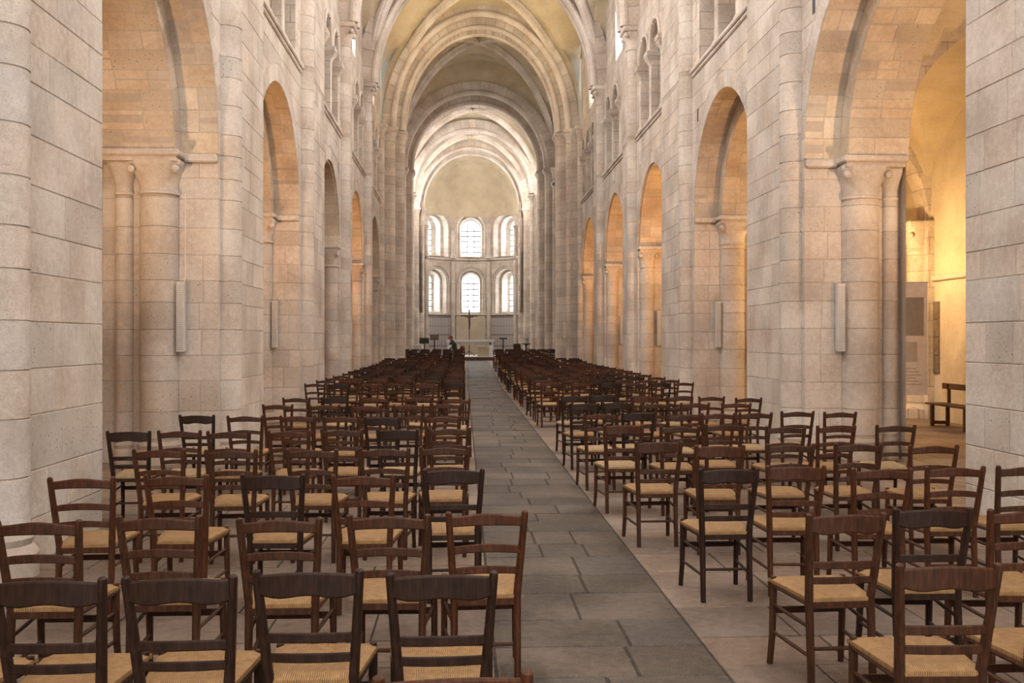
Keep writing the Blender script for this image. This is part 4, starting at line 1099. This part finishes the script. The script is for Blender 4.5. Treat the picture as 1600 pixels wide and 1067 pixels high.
def stand(name, x, y, h, w, d, tilt, label, cat, mat='metal_dark', top='wood_dark'):
    z = floor_z(y); r = empty(name, (x, y, z))
    m = MB(); m.cbox(-.2, -.16, 0, .2, .16, .03, .006); m.build('base', mat, r)
    m = MB(); m.tube([(0, 0, .03), (0, 0, h - .05)], .03, 8); m.build('post', mat, r)
    m = MB(); m.cbox(-w/2, -d/2, -.015, w/2, d/2, .015, .004); o = m.build('desk', top, r); o.location = (0, 0, h); o.rotation_euler = (math.radians(tilt), 0, 0)
    m = MB(); m.cbox(-w/2, -d/2 - .01, .015, w/2, -d/2 + .01, .04, .003); q = m.build('ledge', top, o)
    return tag(r, label, cat)
stand('lectern', -2.74, 51.8, 1.12, .50, .34, 55, 'low dark lectern between the white table and the taller lectern', 'lectern', top='metal_dark')
stand('lectern', -2.22, 52.1, 1.30, .46, .40, 40, 'taller reddish brown lectern left of the altar', 'lectern', top='wood_red')
stand('music_stand', 1.40, 53.0, 1.24, .42, .30, 12, 'thin dark music stand right of the altar', 'stand')
t = empty('side_table', (-3.15, 52.6, floor_z(52.6)))
for xx in (-.18, .18):
    for yy in (-.2, .2):
        m = MB(); m.cbox(xx - .02, yy - .02, 0, xx + .02, yy + .02, .88, .003); m.build('leg', 'metal_dark', t)
m = MB(); m.cbox(-.24, -.26, .86, .24, .26, .9, .005); m.build('table_top', 'wood_brown', t)
m = MB(); m.cbox(-.26, -.28, .62, .26, .28, .915, .02); m.build('tablecloth', 'cloth_white', t)
tag(t, 'small table under a white cloth at the left of the choir', 'table')
kn = empty('prayer_stool', (2.0, 52.8, floor_z(52.8)))
m = MB(); m.cbox(-.34, -.2, .42, .34, .2, .48, .008); m.build('seat', 'wood_bench', kn)
m = MB(); m.cbox(-.05, .14, .48, .34, .2, .95, .008); m.build('backrest', 'wood_bench', kn)
for xx in (-.3, .3):
    for yy in (-.16, .16):
        m = MB(); m.cbox(xx - .025, yy - .025, 0, xx + .025, yy + .025, .42, .004); m.build('leg', 'wood_bench', kn)
tag(kn, 'low brown wooden seat right of the altar beside the flower stand', 'seat')
fs = empty('flower_stand', (2.66, 53.4, floor_z(53.4)))
m = MB(); m.lathe([(.01, 0), (.2, 0), (.2, .03), (.04, .08), (.035, .85), (.1, .9), (.24, .92), (.24, .96), (.01, .96)], 0, 0, 14); m.build('pedestal', 'wood_dark', fs, True)
tag(fs, 'dark pedestal stand carrying flowers near the right choir wall', 'stand')
fl = empty('flower_arrangement', (2.66, 53.4, floor_z(53.4) + .96))
m = MB(); m.lathe([(.01, 0), (.11, 0), (.14, .1), (.15, .2), (.13, .2), (.01, .18)], 0, 0, 14); m.build('pot', 'cloth_white', fl, True)
m = MB()
for k in range(26):
    a = rnd.uniform(0, 6.28); e = rnd.uniform(.2, 1.3); L = rnd.uniform(.12, .26); dx, dy, dz = math.cos(a)*math.cos(e)*L, math.sin(a)*math.cos(e)*L, math.sin(e)*L*.7
    m.add([(0, 0, .18), (dx*.5 - dy*.12, dy*.5 + dx*.12, .18 + dz*.7), (dx, dy, .18 + dz*.8), (dx*.5 + dy*.12, dy*.5 - dx*.12, .18 + dz*.7)], [(0, 1, 2, 3)])
m.build('foliage', 'leaf', fl)
for k in range(9):
    a = k * .7; m = MB(); m.ball((.13 * math.cos(a), .13 * math.sin(a), .26 + .05 * (k % 3)), .035, 8); m.build('blossom', 'flower', fl)
tag(fl, 'white flowers and greenery in a pale pot on the dark stand', 'flowers')
fd = empty('floodlight', (3.72, 48.62, 9.3))
m = MB(); m.lathe([(.02, 0), (.12, .02), (.16, .14), (.16, .2), (.13, .2), (.1, .12)], 0, 0, 14); h = m.build('lamp_head', 'lamp_white', fd, True); h.rotation_euler = (math.radians(120), 0, 0)
m = MB(); m.tube([(0, 0, 0), (0, .1, .05), (0, .24, .05)], .02, 6); m.build('bracket', 'metal_dark', fd)
tag(fd, 'small white floodlight fixed high on the far right crossing pier', 'floodlight')

# ------------------------------------------------------------------ the visitor
def skin_body(name, joints, edges, mat, parent):
    me = bpy.data.meshes.new(name); me.from_pydata([j[0] for j in joints], edges, [])
    o = bpy.data.objects.new(name, me); col.objects.link(o); o.parent = parent
    sk = o.modifiers.new('skin', 'SKIN'); o.modifiers.new('sub', 'SUBSURF').levels = 2
    o.modifiers['sub'].render_levels = 2
    if not me.skin_vertices: me.attributes
    for k, v in enumerate(me.skin_vertices[0].data):
        v.radius = (joints[k][1], joints[k][2]); v.use_root = (k == 0)
    me.materials.append(M[mat]); return o
pe = empty('person', (-1.12, 48.2, floor_z(48.2)), 0)
J = [((0, 0, .84), .13, .15), ((-.03, 0, .98), .12, .15), ((-.08, 0, 1.11), .13, .17), ((-.13, 0, 1.21), .06, .07), ((-.17, 0, 1.27), .05, .05),
     ((-.09, -.19, 1.11), .06, .06), ((-.10, -.24, .90), .048, .048), ((-.26, -.2, .80), .036, .036), ((-.09, .19, 1.11), .06, .06), ((-.10, .24, .90), .048, .048), ((-.26, .2, .80), .036, .036),
     ((.01, -.09, .78), .095, .1), ((-.03, -.1, .45), .062, .066), ((.02, -.1, .09), .042, .046), ((-.12, -.1, .05), .035, .045),
     ((.01, .09, .78), .095, .1), ((-.05, .1, .45), .062, .066), ((.0, .1, .09), .042, .046), ((-.14, .1, .05), .035, .045)]
skin_body('body', J, [(0,1),(1,2),(2,3),(3,4),(2,5),(5,6),(6,7),(2,8),(8,9),(9,10),(0,11),(11,12),(12,13),(13,14),(0,15),(15,16),(16,17),(17,18)], 'coat_green', pe)
m = MB(); m.ball((-.205, 0, 1.325), .092, 12, 1.18); m.ball((-.297, 0, 1.315), .02, 6)
for k in (-1, 1): m.ball((-.195, k * .092, 1.32), .022, 6)
m.build('head', 'skin', pe, True)
m = MB(); m.ball((-.195, 0, 1.365), .102, 12, .85); m.lathe([(.10, 1.35), (.125, 1.342), (.10, 1.335)], -.205, 0, 14); m.build('cap', 'red_cloth', pe, True)
for k in (-1, 1):
    hx = -.26; hnd = MB(); hnd.tube([(hx, k * .2, .80), (hx - .07, k * .19, .76)], [.03, .034], 8, 1, .6)
    for q in range(4): hnd.tube([(hx - .07, k * .19 + (q - 1.5) * .017, .76), (hx - .115, k * .19 + (q - 1.5) * .018, .735), (hx - .14, k * .19 + (q - 1.5) * .018, .70)], [.009, .008, .006], 6)
    hnd.tube([(hx - .03, k * .165, .78), (hx - .07, k * .15, .745), (hx - .09, k * .15, .72)], [.01, .009, .007], 6); hnd.build('hand', 'skin', pe, True)
tag(pe, 'person in a dark green coat and red cap leaning forward before the altar', 'person')
bg = empty('shoulder_bag', (-.76, 48.1, floor_z(48.1) + .72))
m = MB(); m.ball((0, 0, .12), .125, 12, 1.05); m.build('bag', 'red_cloth', bg, True)
m = MB(); m.tube([(-.03, 0, .23), (-.1, 0, .34), (-.2, 0, .36), (-.26, -.02, .32)], .012, 6); m.build('strap', 'red_cloth', bg)
tag(bg, 'soft red bag hanging behind the person in the green coat', 'bag')
